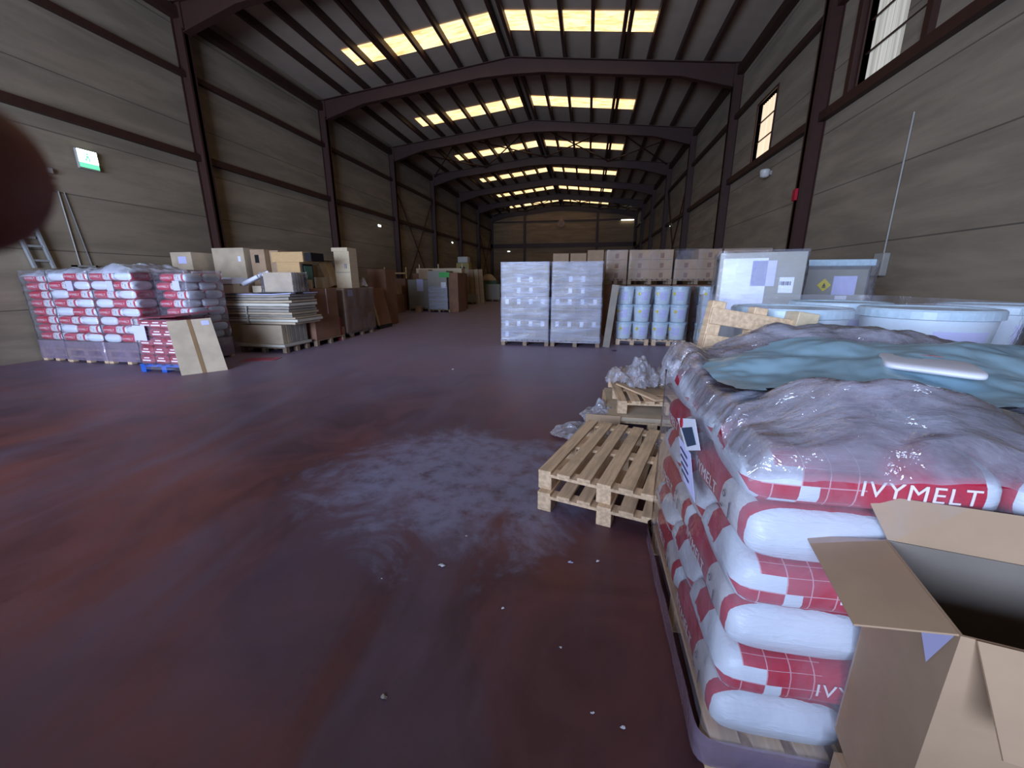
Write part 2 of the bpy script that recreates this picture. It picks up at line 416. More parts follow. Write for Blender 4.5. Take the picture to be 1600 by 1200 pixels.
emergency_lamp((XL+.0, 33.3, 4.62), PI/2, 'small lit emergency lamp far down the left wall')
emergency_lamp((XR-.0, 27.6, 4.85), -PI/2, 'small lit emergency lamp on the right wall')
emergency_lamp((-9.1, YF-.0, 4.80), 0, 'bright lit lamp on the far end wall, above the distant goods')
e = thing('wall_floodlight', 'unlit white floodlight on the right wall below the far window', 'lamp', (XR, 13.35, 4.42))
MB().box(-.10, -.05, .02, 0, .05, .12).obj('bracket', M_GREYP, e)
MB().lathe([(.05, 0), (.11, .03), (.13, .16), (.125, .2), (.06, .22)], 20).obj('lamp_head', M_LAMPB, e, smooth=True).location = (-.16, 0, -.05)
tag(MB().box(XR-.36, 10.82, 3.35, XR-.302, 10.98, 3.6).obj('alarm_box', M_RED, bevel=.01), 'small red alarm box on the second right hand column', 'alarm box')
e = thing('conduit', 'thin grey cable conduit running down the right wall to a switch box', 'conduit', (XR, 8.05, 2.0))
MB().tube((-.02, 0, .03), (-.02, .02, 2.12), .012).obj('pipe', M_GREYP, e)
MB().box(-.10, -.14, -.34, 0, .10, .03).obj('switch_box', M_GREYP, e, bevel=.01)
e = thing('conduit', 'pair of thin cables running down the left wall below the junction boxes', 'conduit', (XL, 7.38, 2.0))
MB().tube((.02, 0, -.1), (.02, -.05, 1.45), .012).obj('pipe', M_GREYP, e)
MB().tube((.02, .22, -.1), (.02, .05, 1.45), .010).obj('pipe', M_DGREY, e)
b = MB(); b.box(0, -.16, -.3, .12, .26, -.26); b.box(0, -.16, -.1, .12, .26, -.06); b.box(0, -.16, -.3, .12, -.12, -.06); b.box(0, .22, -.3, .12, .26, -.06)
b.obj('socket_frame', M_GREYP, e)
for (dy, dz, s, lb) in ((7.06, 3.43, .11, 'grey junction box on the left wall, lowest of three'), (7.12, 3.66, .05, 'tiny pale wall box between two larger junction boxes'), (7.22, 3.78, .08, 'small junction box on the left wall, highest of three')):
    e = thing('junction_box', lb, 'junction box', (XL, dy, dz))
    MB().box(0, -s, 0, .07, s, s*1.3).obj('box_body', M_GREYP, e, bevel=.006); MB().box(.07, -s*.9, .005, .078, s*.9, s*1.3-.005).obj('box_cover', M_LAMPB, e)
e = thing('fan', 'pale round ventilation fan high on the far end wall', 'fan', (-3.2, YF-.18, 7.75))
MB().tube((0, 0, -.1), (0, .1, -.1), .38, 24).obj('fan_ring', mat('terracotta', (.35, .18, .10), .6), e)
MB().tube((0, -.03, .33), (0, .1, .33), .18, 20).obj('upper_disc', mat('terracotta', (.35, .18, .10), .6), e)
b = MB()
for i in range(4):
    a = i*PI/2+.6; b.quad([(0, -.06, -.1), (.3*math.cos(a), -.06, -.1+.3*math.sin(a)), (.3*math.cos(a+.5), -.02, -.1+.3*math.sin(a+.5)), (.05*math.cos(a+.5), -.02, -.1+.05*math.sin(a+.5))], .01)
b.obj('fan_blades', M_DGREY, e)
tag(MB().box(3.2, YF-.20, 7.78, 4.5, YF-.12, 7.86).obj('daylight_gap_strip', M_LIT), 'thin glowing strip standing for a daylight gap under the eave, far right corner', 'lamp')  # glowing strip added in place of a small gap of daylight
# ladder leaning on the left wall
e = thing('ladder', 'aluminium ladder hung upright on the left wall above the bag stacks', 'ladder', (XL, 6.72, 1.86))
for q in (-.155, .155):
    MB().add([(.03, q-.02, 0), (.10, q-.02, 0), (.10, q+.02, 0), (.03, q+.02, 0), (.03, q-.40, 2.4), (.10, q-.40, 2.4), (.10, q-.36, 2.4), (.03, q-.36, 2.4)], [(0,3,2,1),(4,5,6,7),(0,1,5,4),(1,2,6,5),(2,3,7,6),(3,0,4,7)]).obj('rail', M_ALU, e)
for i in range(8):
    z = .15+i*.28; y = -.38*z/2.4; MB().box(.04, y-.14, z-.02, .09, y+.14, z+.02).obj('rung', M_ALU, e)
for z in (.6, 1.9): MB().box(0, -.38*z/2.4-.10, z-.02, .04, -.38*z/2.4+.10, z+.02).obj('wall_hook', M_GREYP, e)

# ------------------------------------------------------------------ pallets
def make_pallet(label, lx=1.1, ly=1.2, m=M_WOOD, boards=8, group=None):
    """deck boards run along Y; origin is the middle of the base"""
    e = thing('wooden_pallet', label, 'pallet', group=group)
    gap = (lx-boards*.095)/(boards-1)
    b = MB()
    for i in range(boards):
        x = -lx/2+i*(.095+gap); j = random.uniform(-.008, .008)
        b.box(x, -ly/2+j, .122, x+.095, ly/2+j, .144)
    b.obj('deck_boards', m, e, bevel=.002)
    b = MB()
    for y in (-ly/2+.05, 0, ly/2-.05): b.box(-lx/2, y-.048, .10, lx/2, y+.048, .122)
    b.obj('cross_boards', m, e)
    for x in (-lx/2+.05, 0, lx/2-.05):
        for y in (-ly/2+.05, 0, ly/2-.05): MB().box(x-.05, y-.05, 0, x+.05, y+.05, .10).obj('block', m, e, bevel=.003)
    return e
PAL = {}
def pallet(loc, label, rz=0, kind='near', group=None, rot=None):
    if kind not in PAL:
        a = {'near': dict(lx=.95, boards=7), 'pile': dict(), 'stack': dict(lx=1.0), 'far': dict(lx=1.2, ly=.8, m=M_WOODF, boards=9), 'slim': dict(lx=.8, ly=1.2, boards=6), 'thin': dict(lx=.74, ly=1.2, boards=6), 'short': dict(lx=.74, ly=.8, boards=6), 'half': dict(lx=.6, ly=.8, m=M_WOODF, boards=5), 'blue': dict(lx=.95, ly=.8, m=M_BLUEP, boards=6), 'mid': dict(lx=1.2, ly=1.2, m=M_WOODF, boards=9)}[kind]
        p = make_pallet(label, **a); PAL[kind] = p
    else: p = copy_tree(PAL[kind])
    p.location = loc; p.rotation_euler = rot or (0, 0, rz); p['label'] = label
    if kind == 'blue': p.name = 'blue_pallet'
    return p
pallet((.330, 3.00, 0), 'wooden pallet on the floor under another, lower of the nearest pair', -.27)
p = pallet((.341, 3.035, .144), 'wooden pallet with stained deck boards, on top of the nearest pair', -.30)

# ------------------------------------------------------------------ resin bags
BL, BW, BH = .60, .40, .172
def bag_mesh(name, m):
    nu, nv = 30, 32; vs = []; uvs = []; fs = []
    def prof(u):
        e = min(u, 1-u)/.11
        return 1 if e >= 1 else (1-(1-e)**2.2)**.5
    for i in range(nu+1):
        u = i/nu; u2 = .5-.5*math.cos(PI*u) if False else u
        p = prof(min(max(u2, .0), 1))
        hw = BW/2*(.80+.20*p)*.985; hh = BH/2*(.10+.90*p)
        hw *= 1-.025*math.cos(2*PI*u2*2)*.5
        for j in range(nv):
            a = 2*PI*j/nv; ca, sa = math.cos(a), math.sin(a)
            e_ = 2/3.4
            y = hw*math.copysign(abs(ca)**e_, ca); z = hh*math.copysign(abs(sa)**e_, sa)
            nz = noise.noise(Vector((u2*5, y*9, z*9)))*.006*p
            vs.append((BL*(u2-.5)*1.0, y*(1+nz*4), z+BH/2+nz*.4)); uvs.append((u2, j/nv))
    for i in range(nu):
        for j in range(nv):
            fs.append((i*nv+j, (i+1)*nv+j, (i+1)*nv+(j+1) % nv, i*nv+(j+1) % nv))
    fs.append(tuple(range(nv))); fs.append(tuple(nu*nv+j for j in range(nv-1, -1, -1)))
    me = bpy.data.meshes.new(name); me.from_pydata(vs, [], fs)
    ul = me.uv_layers.new(name='UVMap')
    for p in me.polygons:
        p.use_smooth = len(p.vertices) == 4
        js = [v % nv for v in p.vertices]; wrap = max(js)-min(js) > 2 and len(js) == 4
        for li in p.loop_indices:
            vi = me.loops[li].vertex_index; u, v = uvs[vi]
            if wrap and v < .5: v += 1
            ul.data[li].uv = (u, v)
    me.materials.append(m)
    bm = bmesh.new(); bm.from_mesh(me); bmesh.ops.recalc_face_normals(bm, faces=bm.faces[:]); bm.to_mesh(me); bm.free()
    return me
def text_mesh(txt, size):
    cu = bpy.data.curves.new('lettering', 'FONT'); cu.body = txt; cu.size = size; cu.extrude = .0006; cu.offset = 0
    cu.space_character = 1.12
    o = bpy.data.objects.new('lettering', cu); COL.objects.link(o)
    dg = bpy.context.evaluated_depsgraph_get(); me = bpy.data.meshes.new_from_object(o.evaluated_get(dg))
    bpy.data.objects.remove(o); return me
def side_y(x, z):
    u = x/BL+.5; e = min(u, 1-u)/.11; p = 1 if e >= 1 else (1-(1-e)**2.2)**.5
    hw = BW/2*(.80+.20*p)*.985*(1-.025*math.cos(4*PI*u)*.5); hh = BH/2*(.10+.90*p)
    q = min(.999, abs(z-BH/2)/hh); return -(hw*(1-q**3.4)**(1/3.4))*1.004-.003
def bag_text(size, x0, z0):
    me = text_mesh('IVYMELT', size)
    bm = bmesh.new(); bm.from_mesh(me); bmesh.ops.triangulate(bm, faces=bm.faces[:])
    for ax, lim in ((0, .5), (1, .12)):
        q = -.02
        while q < lim:
            co_ = (q, 0, 0) if ax == 0 else (0, q, 0); no_ = (1, 0, 0) if ax == 0 else (0, 1, 0)
            bmesh.ops.bisect_plane(bm, geom=bm.verts[:]+bm.edges[:]+bm.faces[:], plane_co=co_, plane_no=no_); q += .02 if ax == 0 else .006
    bmesh.ops.triangulate(bm, faces=bm.faces[:])
    bm.to_mesh(me); bm.free()
    for v in me.vertices:
        X, Z = v.co.x+x0, v.co.y+z0; v.co = (X, side_y(X, Z)-v.co.z*1.0, Z)
    me.materials.clear(); me.materials.append(M_WHITEB); return me
PB = {}
def make_bag(kind):
    o = link('resin_bag', bag_mesh('resin_bag', M_BAGA if kind == 'A' else M_BAGB))
    if kind == 'A': link('lettering', bag_text(.062, -.03, .072), o)
    else:
        link('lettering', bag_text(.060, -.235, .062), o)
        b = MB()
        for i in range(16):
            a = 2*PI*i/16; a2 = 2*PI*(i+1)/16
            f = lambda r, q: (.10+r*math.cos(q), side_y(.10, .115)-.002, .115+r*math.sin(q))
            b.add([f(.007, a), f(.012, a), f(.012, a2), f(.007, a2)], [(0, 1, 2, 3)])
        b.obj('printed_ring', M_DARKP, o); y = side_y(.16, .09)-.002
        MB().box(.158, y-.001, .06, .164, y, .115).obj('printed_bar', M_DARKP, o); MB().box(.09, y-.001, .07, .11, y, .075).obj('printed_bar', M_DARKP, o)
    return o
def bag(kind, x, y, z, rz, label, group, tilt=0):
    if kind not in PB: o = PB[kind] = make_bag(kind)
    else: o = copy_tree(PB[kind])
    o.location = (x, y, z); o.rotation_euler = (0, tilt, rz)
    return tag(o, label, 'bag', group)
def bag_stack(x0, y0, z0, n, where, group, facing='left', keep=None, frontkind=None, seed=1, wx=1.0, flip=0):
    """stack aligned with the hall, 5 bags per layer (2 along Y + 3 along X), 1.0 x 1.2 footprint"""
    rnd = random.Random(seed); LH = .168
    for i in range(n):
        z = z0+i*LH
        odd = (i+flip) % 2 == 0
        lay = []
        if odd:   # long bags run along Y on the left side
            for j in range(2): lay.append(('B', x0+.2, y0+.3+.6*j, -PI/2, 'left side, '+('front' if j == 0 else 'rear')))
            for j in range(3): lay.append((frontkind or 'A', x0+.7, y0+.2+.4*j, 0, 'right side, '+('front', 'middle', 'rear')[j]))
        else:
            for j in range(3): lay.append((frontkind or 'A', x0+.3, y0+.2+.4*j, 0, 'left side, '+('front', 'middle', 'rear')[j]))
            for j in range(2): lay.append(('B', x0+.8, y0+.3+.6*j, PI/2, 'right side, '+('front' if j == 0 else 'rear')))
        for q, (kd, x, y, rz, pos) in enumerate(lay):
            if keep and not keep(i, n, odd, q): continue
            jx, jy = rnd.uniform(-.010, .010), rnd.uniform(-.008, .008)
            bag(kd, x+jx, y+jy, z, rz+rnd.uniform(-.02, .02), 'red white resin bag, %s layer, %s of %s' % (nth(i, n), pos, where), group)

NX, NY = .46, 1.075
pallet((NX+.5, NY+.6, 0), 'wooden pallet under the large wrapped bag stack nearest the camera', kind='stack')
bag_stack(NX, NY, .144, 6, 'the stack nearest the camera', 'resin bags on the nearest stack', seed=3)
pallet((NX+1.06+.5, NY+.64, 0), 'wooden pallet under the bag stack at the right edge behind the open carton', kind='stack')
def keepf(i, n, odd, q): return i == n-1 or (q in (0, 2) if odd else q in (0, 3))
bag_stack(NX+1.06, NY+.04, .144, 6, 'the right edge stack', 'resin bags on the right edge stack', seed=5, keep=keepf, flip=1)

# ------------------------------------------------------------------ film around a load
def wrap(x0, y0, x1, y1, z0, z1, m, label, amp=.008, cr=.05, nz=20, taper=0, name='stretch_film', top=False, seg=.06, yz=3.0):
    pts = []
    def arc(cx, cy, a0):
        for k in range(5): a = a0+k*PI/8; pts.append((cx+cr*math.cos(a), cy+cr*math.sin(a), math.cos(a), math.sin(a)))
    def line(ax, ay, bx, by, nx, ny):
        n = max(2, int(math.hypot(bx-ax, by-ay)/seg))
        for k in range(1, n): pts.append((ax+(bx-ax)*k/n, ay+(by-ay)*k/n, nx, ny))
    arc(x1-cr, y0+cr, -PI/2); line(x1, y0+cr, x1, y1-cr, 1, 0); arc(x1-cr, y1-cr, 0); line(x1-cr, y1, x0+cr, y1, 0, 1)
    arc(x0+cr, y1-cr, PI/2); line(x0, y1-cr, x0, y0+cr, -1, 0); arc(x0+cr, y0+cr, PI); line(x0+cr, y0, x1-cr, y0, 0, -1)
    n = len(pts); vs = []; fs = []
    for j in range(nz+1):
        z = z0+(z1-z0)*j/nz
        for (x, y, nx, ny) in pts:
            d = amp*noise.noise(Vector((x*3, y*3, z*yz*2)))+amp*.6*abs(noise.noise(Vector((x*9+4, y*9, z*yz*5))))
            d -= taper*(j/nz)
            vs.append((x+nx*d, y+ny*d, z+.004*noise.noise(Vector((x*8, y*8, 3)))))
    for j in range(nz):
        for i in range(n): fs.append((j*n+i, j*n+(i+1) % n, (j+1)*n+(i+1) % n, (j+1)*n+i))
    b = MB(); b.add(vs, fs)
    o = b.obj(name, m, smooth=True); return tag(o, label, 'plastic film')
wrap(NX-.022, NY-.022, NX+1.022, NY+1.23, .16, 1.12, M_FILMT, 'clear stretch film wound round the bag stack nearest the camera', amp=.006, cr=.06, nz=40, seg=.04, yz=1.2)
wrap(NX-.035, NY-.005, NX+1.03, NY+1.25, .03, .15, M_MAUVE, 'mauve looking lower band of film round the base of the nearest stack', amp=.01, cr=.05, nz=10)

# crumpled film heaped over the top of the near stack
def fold(x, y, k):
    v = Vector((x*k, y*k*1.4, k))
    return abs(noise.noise(v))+.5*abs(noise.noise(v*2.1))+.25*abs(noise.noise(v*4.3))
def sheet(name, fz, x0, x1, y0, y1, nx, ny, m, mask=None, sub=None):
    vs = []; fs = []; ok = {}
    for j in range(ny+1):
        for i in range(nx+1):
            x = x0+(x1-x0)*i/nx; y = y0+(y1-y0)*j/ny
            q = fz(x, y); vs.append(q if isinstance(q, tuple) else (x, y, q)); ok[(i, j)] = mask(x, y) if mask else True
    for j in range(ny):
        for i in range(nx):
            if ok[(i, j)] and ok[(i+1, j+1)] and ok[(i+1, j)] and ok[(i, j+1)]:
                k = j*(nx+1)+i; fs.append((k, k+1, k+nx+2, k+nx+1))
    me = bpy.data.meshes.new(name); me.from_pydata(vs, [], fs)
    for p in me.polygons: p.use_smooth = True
    bm = bmesh.new(); bm.from_mesh(me); bmesh.ops.delete(bm, geom=[v for v in bm.verts if not v.link_faces], context='VERTS'); bm.to_mesh(me); bm.free()
    return link(name, me, None, m)
g = lambda x, c, s: math.exp(-((x-c)/s)**2)
def sstep(a, b, x): t_ = max(0, min(1, (x-a)/(b-a))); return t_*t_*(3-2*t_)
def film_top(x, y):
    front = (.02+.13*sstep(.46, .72, x)*(1-.9*sstep(.85, 1.35, x)))*g(y, 1.30+.06*math.sin(x*5), .13)
    far_ = (.02+.19*sstep(.48, 1.0, x)-.15*sstep(1.35, 2.0, x))*g(y, 2.22, .17)
    left = .07*g(x, .50, .08)*sstep(1.2, 2.1, y)
    right = .16*sstep(1.55, 1.80, x)*g(y, 1.86, .22)-.05*sstep(1.9, 2.25, x)
    z = 1.180+front+far_+left+right
    z += .060*(fold(x*.8, y*1.3, 2.6)-.35)+.012*(fold(x*.7+3, y*1.6, 9)-.3)
    e_ = min(x-.42, y-1.02)        # edges droop down over the bags
    if e_ < .06: z -= (.06-e_)**1.0*1.5
    if y > 2.36: z -= (y-2.36)*.9
    return z
def film_xyz(x, y):
    z = film_top(x, y)
    dx_ = .02*noise.noise(Vector((x*6, y*6, 5))); dy_ = .02*noise.noise(Vector((x*6, y*6, 9)))
    return (x+dx_, y+dy_, z)
o = sheet('plastic_film_heap', film_xyz, .43, 2.25, 1.035, 2.5, 150, 130, M_FILM)
tag(o, 'big crumpled clear plastic film gathered open over the top of the nearest bag stack', 'plastic film')
def teal_z(x, y):
    return 1.235+.10*sstep(1.4, 2.0, y)*sstep(.5, 1.1, x)-.03*sstep(1.3, 1.8, x)+.035*(fold(x+7, y, 2.6)-.35)+.05*g(y-.55*x, 1.05, .12)*.6
o = sheet('teal_plastic_sheet', lambda x, y: (x, y, teal_z(x, y)), .50, 1.95, 1.36, 2.12, 90, 50, M_TEAL,
          mask=lambda x, y: y > 1.40+.05*math.sin(x*9) and y < 2.05+.04*math.sin(x*7+1))
tag(o, 'pale teal plastic sheet spread inside the crumpled film on the nearest stack', 'plastic sheet')
# white bag lying on the sheet
def pill(L_, W_, T_, n=3.0):
    nu, nv = 20, 24; vs = []; fs = []
    for i in range(nu+1):
        a = PI*i/nu; px = math.copysign(abs(math.cos(a))**(2/n), math.cos(a)); s_ = abs(math.sin(a))**(2/n)
        for j in range(nv):
            q = 2*PI*j/nv; vs.append((px*L_/2, s_*W_/2*math.copysign(abs(math.cos(q))**(2/n), math.cos(q)), T_/2+s_*T_/2*math.sin(q)))
    for i in range(nu):
        for j in range(nv): fs.append((i*nv+j, i*nv+(j+1) % nv, (i+1)*nv+(j+1) % nv, (i+1)*nv+j))
    b = MB(); b.add(vs, fs); return b
o = pill(.26, .24, .03, 7).obj('white_bag', mat('white_bag_plastic', (.72, .72, .78), .4), smooth=True)
o.location = (1.22, 1.66, 1.285); o.rotation_euler = (0.03, 0.05, -.45); tag(o, 'plain white bag lying on the teal sheet on top of the nearest stack', 'bag')
k_ = MB().quad([(-.03, -.01, .051), (.0, .004, .052), (.03, -.008, .0515), (0, -.004, .052)], .001).obj('red_mark', M_RED, o)
# torn paper shipping label on the left side of the stack
e = thing('shipping_label', 'torn paper shipping label with navy logo stuck on the nearest stack', 'label', (.425, 0, 0))
def yz(*p, x=0): return [(x, a, b) for a, b in p]
MB().quad(yz((1.72, .99), (1.63, .93), (1.44, .86), (1.52, .74)), .001).obj('paper', M_PAPERL, e) if False else MB().quad(yz((1.76, .93), (1.55, .94), (1.42, .80), (1.60, .80)), .001).obj('paper', M_PAPERL, e)
MB().quad(yz((1.80, 1.0), (1.60, .93), (1.42, 1.01), (1.53, 1.09), x=-.003), .001).obj('upper_label', M_PAPER, e)
MB().quad(yz((1.70, .99), (1.58, .955), (1.47, 1.01), (1.55, 1.05), x=-.006), .001).obj('navy_panel', mat('navy_print', (.02, .06, .12), .4), e)
MB().tube((-.006, 1.71, 1.01), (-.009, 1.71, 1.01), .022, 16).obj('red_logo', M_RED, e)
for i in range(4): MB().box(-.003, 1.52+.02*i, .825+.025*i, -.002, 1.64+.02*i, .833+.025*i).obj('print_line', M_DARKP, e)

# ------------------------------------------------------------------ open carton, bottom right
BX, BY, BA, BZ = .72, .75, math.radians(-12), .95
e = thing('open_carton', 'tall open cardboard carton with raised flaps at the lower right corner', 'carton', (BX, BY, 0), BA)
Wd, Dp, t_ = .52, .315, .005
MB().box(0, 0, .30, t_, Dp, BZ).obj('left_panel', M_CARD, e); MB().box(Wd-t_, 0, .30, Wd, Dp, BZ).obj('right_panel', M_CARD, e)
MB().box(t_, 0, .30, Wd-t_, t_, BZ).obj('front_panel', M_CARD, e); MB().box(t_, Dp-t_, .30, Wd-t_, Dp, BZ).obj('back_panel', M_CARDIN, e)
MB().box(t_, t_, .30, Wd-t_, Dp-t_, .31).obj('bottom_panel', M_CARDIN, e)
MB().quad([(0, .004, BZ-.004), (0, Dp-.004, BZ-.004), (-.168, Dp-.004, BZ-.034), (-.158, -.004, BZ-.034)], .004).obj('flap', M_CARD, e)
MB().quad([(.004, Dp, BZ), (Wd-.004, Dp, BZ), (Wd+.01, Dp+.03, BZ+.115), (-.05, Dp+.03, BZ+.105)], .004).obj('flap', M_CARD, e)
MB().quad([(.02, -.002, BZ), (.03, -.11, BZ-.14), (Wd, -.11, BZ-.14), (Wd, -.002, BZ)], .004).obj('flap', M_CARD, e)
MB().quad([(Wd, .004, BZ), (Wd+.15, .01, BZ+.06), (Wd+.15, Dp, BZ+.06), (Wd, Dp-.004, BZ)], .004).obj('flap', M_CARD, e)
MB().add([(-.0015, .012, BZ-.012), (-.0015, .125, BZ-.052), (-.0015, .058, BZ-.125)], [(0, 1, 2)]).obj('lit_sticker_part', M_PAPERL, e)  # only the label's lit triangle; the flap's shadow edge shapes it
tag(MB().box(BX+.03, BY+.02, 0, BX+.53, BY+.24, .295).obj('carton', M_CARD), 'closed carton standing under the open one at the lower right', 'carton')

# ------------------------------------------------------------------ scrap pile on pallets behind the near pair
pallet((.78, 4.80, 0), 'wooden pallet on the floor under plastic scraps, lower of the rear pair', -.06, kind='pile')
pallet((.90, 4.86, .20), 'wooden pallet heaped with plastic scraps, upper of the rear pair', .04, kind='pile')
tag(MB().box(.28, 4.15, .146, 1.25, 5.35, .19).obj('cardboard_sheet', M_CARDP), 'flattened cardboard sandwiched between the two scrap covered pallets', 'cardboard')
o = MB().box(-.18, -.01, 0, .18, .01, .20).obj('cardboard_sheet', M_CARD); o.location = (.22, 4.12, .01); o.rotation_euler = (-.1, 0, -.05); tag(o, 'brown cardboard piece standing before the scrap covered pallets', 'cardboard')
o = MB().box(-.22, -.15, 0, .22, .15, .008).obj('cardboard_sheet', M_CARD); o.location = (.92, 4.65, .352); o.rotation_euler = (0, 0, .1); tag(o, 'brown cardboard offcut lying on the scrap covered pallet', 'cardboard')
o = MB().box(-.05, -.38, 0, .05, .38, .02).obj('loose_board', M_WOOD); o.location = (.62, 4.60, .352); o.rotation_euler = (0, 0, .5); tag(o, 'loose pale board lying askew on the scrap covered pallet', 'board')
def scrap(cx, cy, z, sx, sy, hh, seed, label, m=M_SCRAP):
    def fz(x, y):
        dx_, dy_ = (x-cx)/sx, (y-cy)/sy; r_ = max(abs(dx_), abs(dy_))
        env = max(0, 1-(dx_*dx_+dy_*dy_)**1.0)
        h_ = hh*env*(.35+1.5*abs(noise.noise(Vector((x*4+seed, y*4, seed)))))+.05*hh+hh*.5*env*abs(noise.noise(Vector((x*14+seed, y*14, seed))))
        return (x+.10*sx*noise.noise(Vector((x*5, y*5, seed+3))), y+.12*sy*noise.noise(Vector((x*5, y*5, seed+6))), z+.004+h_)
    def mk(x, y):
        a = math.atan2((y-cy)/sy, (x-cx)/sx); return ((x-cx)/sx)**2+((y-cy)/sy)**2 < .95+.3*noise.noise(Vector((math.cos(a)*1.5, math.sin(a)*1.5, seed)))-.15
    o = sheet('plastic_scrap', fz, cx-sx, cx+sx, cy-sy, cy+sy, 60, 60, m, mk)
    return tag(o, label, 'plastic film')
scrap(.62, 4.95, .345, .40, .42, .33, 1, 'crumpled clear plastic heap on the left of the rear pallet')
scrap(1.10, 5.0, .345, .38, .42, .30, 5, 'crumpled clear plastic heap on the right of the rear pallet')
scrap(.20, 4.55, .02, .26, .36, .20, 9, 'clear plastic bunched up at the left end of the rear pallet')
scrap(.04, 4.08, .0, .42, .32, .10, 13, 'clear plastic sheet lying flat on the floor left of the rear pallets')
scrap(.70, 3.94, .0, .45, .22, .10, 17, 'clear plastic sheet on the floor between the two pairs of pallets')

# ------------------------------------------------------------------ tubs and crates behind the near stack
def make_tub(name, label, rt, rb, h, rim=True, yel=True):
    e = thing(name, label, 'tub')
    prof = [(rb*.96, 0), (rb, .01), (rt*.97, h-.05), (rt*.97, h-.012)]
    MB().lathe(prof, 40).obj('tub_body', M_TUB, e, smooth=True)
    MB().lathe([(rt*.98, h-.055), (rt*1.03, h-.05), (rt*1.03, h-.006), (rt*1.0, h+.006), (rt*.93, h+.004), (rt*.90, h-.004)], 40).obj('lid', M_TUBR, e, smooth=False)
    # curved paper label
    vs = []; n = 10
    for i in range(n+1):
        a = -PI/2-.45+.9*i/n
        for z in (h*.25, h*.72):
            r_ = rb+(rt*.97-rb)*(z/(h-.05))+.002; vs.append((r_*math.cos(a), r_*math.sin(a), z))
    MB().add(vs, [(2*i, 2*i+2, 2*i+3, 2*i+1) for i in range(n)]).obj('paper_label', M_PAPERL, e, smooth=True)
    if yel:
        r_ = rt*.93; a = -PI/2-.75; c_ = Vector((math.cos(a), math.sin(a), 0)); tt = Vector((-math.sin(a), math.cos(a), 0))
        q = c_*(r_+.012); z = h*.62; s_ = h*.11
        MB().quad([q+tt*s_+Vector((0,0,z)), q+Vector((0,0,z+s_)), q-tt*s_+Vector((0,0,z)), q+Vector((0,0,z-s_))], .002).obj('hazard_diamond', M_YEL, e)
    return e
# pallet of large white tubs, two wide, right behind the bags
pallet((1.68, 3.35, 0), 'wooden pallet under the large white tubs behind the nearest stack', kind='mid')
bt = make_tub('large_tub', '', .335, .285, .42, yel=False)
k = 0
for lv in range(3):
    for (x, y, w_) in ((1.34, 3.02, 'left'), (2.16, 3.06, 'right')):
        o = bt if k == 0 else copy_tree(bt); k += 1
        o.location = (x, y, .144+lv*.428); o['label'] = 'large white lidded tub, %s layer of the %s hand column behind the nearest stack' % (('bottom', 'middle', 'top')[lv], w_)
        o['group'] = 'large tubs behind the nearest stack'
for (x, y, lb) in ((2.05, 3.80, 'large white lidded tub on top, second row behind the right hand column'), (2.98, 3.55, 'large white lidded tub at the right edge behind the crumpled film')):
    for lv in range(3):
        o = copy_tree(bt); o.location = (x, y, .144+lv*.428+(.03 if lv == 2 else 0)*0); o['label'] = lb+(', '+('bottom of three', 'middle of three', 'topmost')[lv]); o['group'] = 'large tubs behind the nearest stack'
pallet((2.98, 3.55, 0), 'wooden pallet under the tubs at the right edge', kind='slim')
wrap(.99, 2.66, 2.52, 4.15, .1, 1.47, M_FILMT, 'clear film wound round the large white tubs', amp=.02, cr=.25)
# narrow slatted pallet leaning against the left tub column
e = thing('leaning_pallet', 'narrow weathered wooden pallet leaning tilted against the white tubs', 'pallet', (.80, 2.50, 0))
e.rotation_euler = (math.radians(-3), math.radians(9), math.radians(8))
for x in (-.25, 0, .25): MB().box(x-.04, .0, .02, x+.04, .075, 1.46).obj('stringer', M_WOOD, e, bevel=.004)
for k in range(9): MB().box(-.29, -.022, .06+k*.158, .29, 0, .155+k*.158).obj('slat', M_WOOD, e, bevel=.003)
MB().box(.18, -.06, 1.37, .30, .07, 1.47).obj('corner_block', M_PINE, e, bevel=.004)

def carton(loc, size, label, m=M_CARD, rz=0, group=None, name='carton', tape=True, lab=None, rot=None, cat='carton'):
    """closed carton, base centre at loc; lab=(face, u, v, w, h, mat)"""
    sx, sy, sz = size
    e = thing(name, label, cat, loc, rz, group)
    if rot: e.rotation_euler = rot
    MB().box(-sx/2, -sy/2, 0, sx/2, sy/2, sz).obj('box_body', m, e, bevel=min(.006, sx*.03))
    if tape:
        b = MB(); b.box(-sx/2-.001, -.025, sz-.0, sx/2+.001, .025, sz+.0015)
        b.box(sx/2, -.025, sz*.8, sx/2+.0015, .025, sz); b.box(-sx/2-.0015, -.025, sz*.8, -sx/2, .025, sz); b.obj('tape', M_TAPE, e)
    for L in (lab or []):
        f, u, v, w_, h_, mm = L
        if f == 'f': q = MB().box(-sx/2+u*sx, -sy/2-.003, v*sz, -sx/2+u*sx+w_, -sy/2-.0005, v*sz+h_)
        else: q = MB().box(sx/2+.0005, -sy/2+u*sy, v*sz, sx/2+.003, -sy/2+u*sy+w_, v*sz+h_)
        q.obj('label', mm, e)
    return e
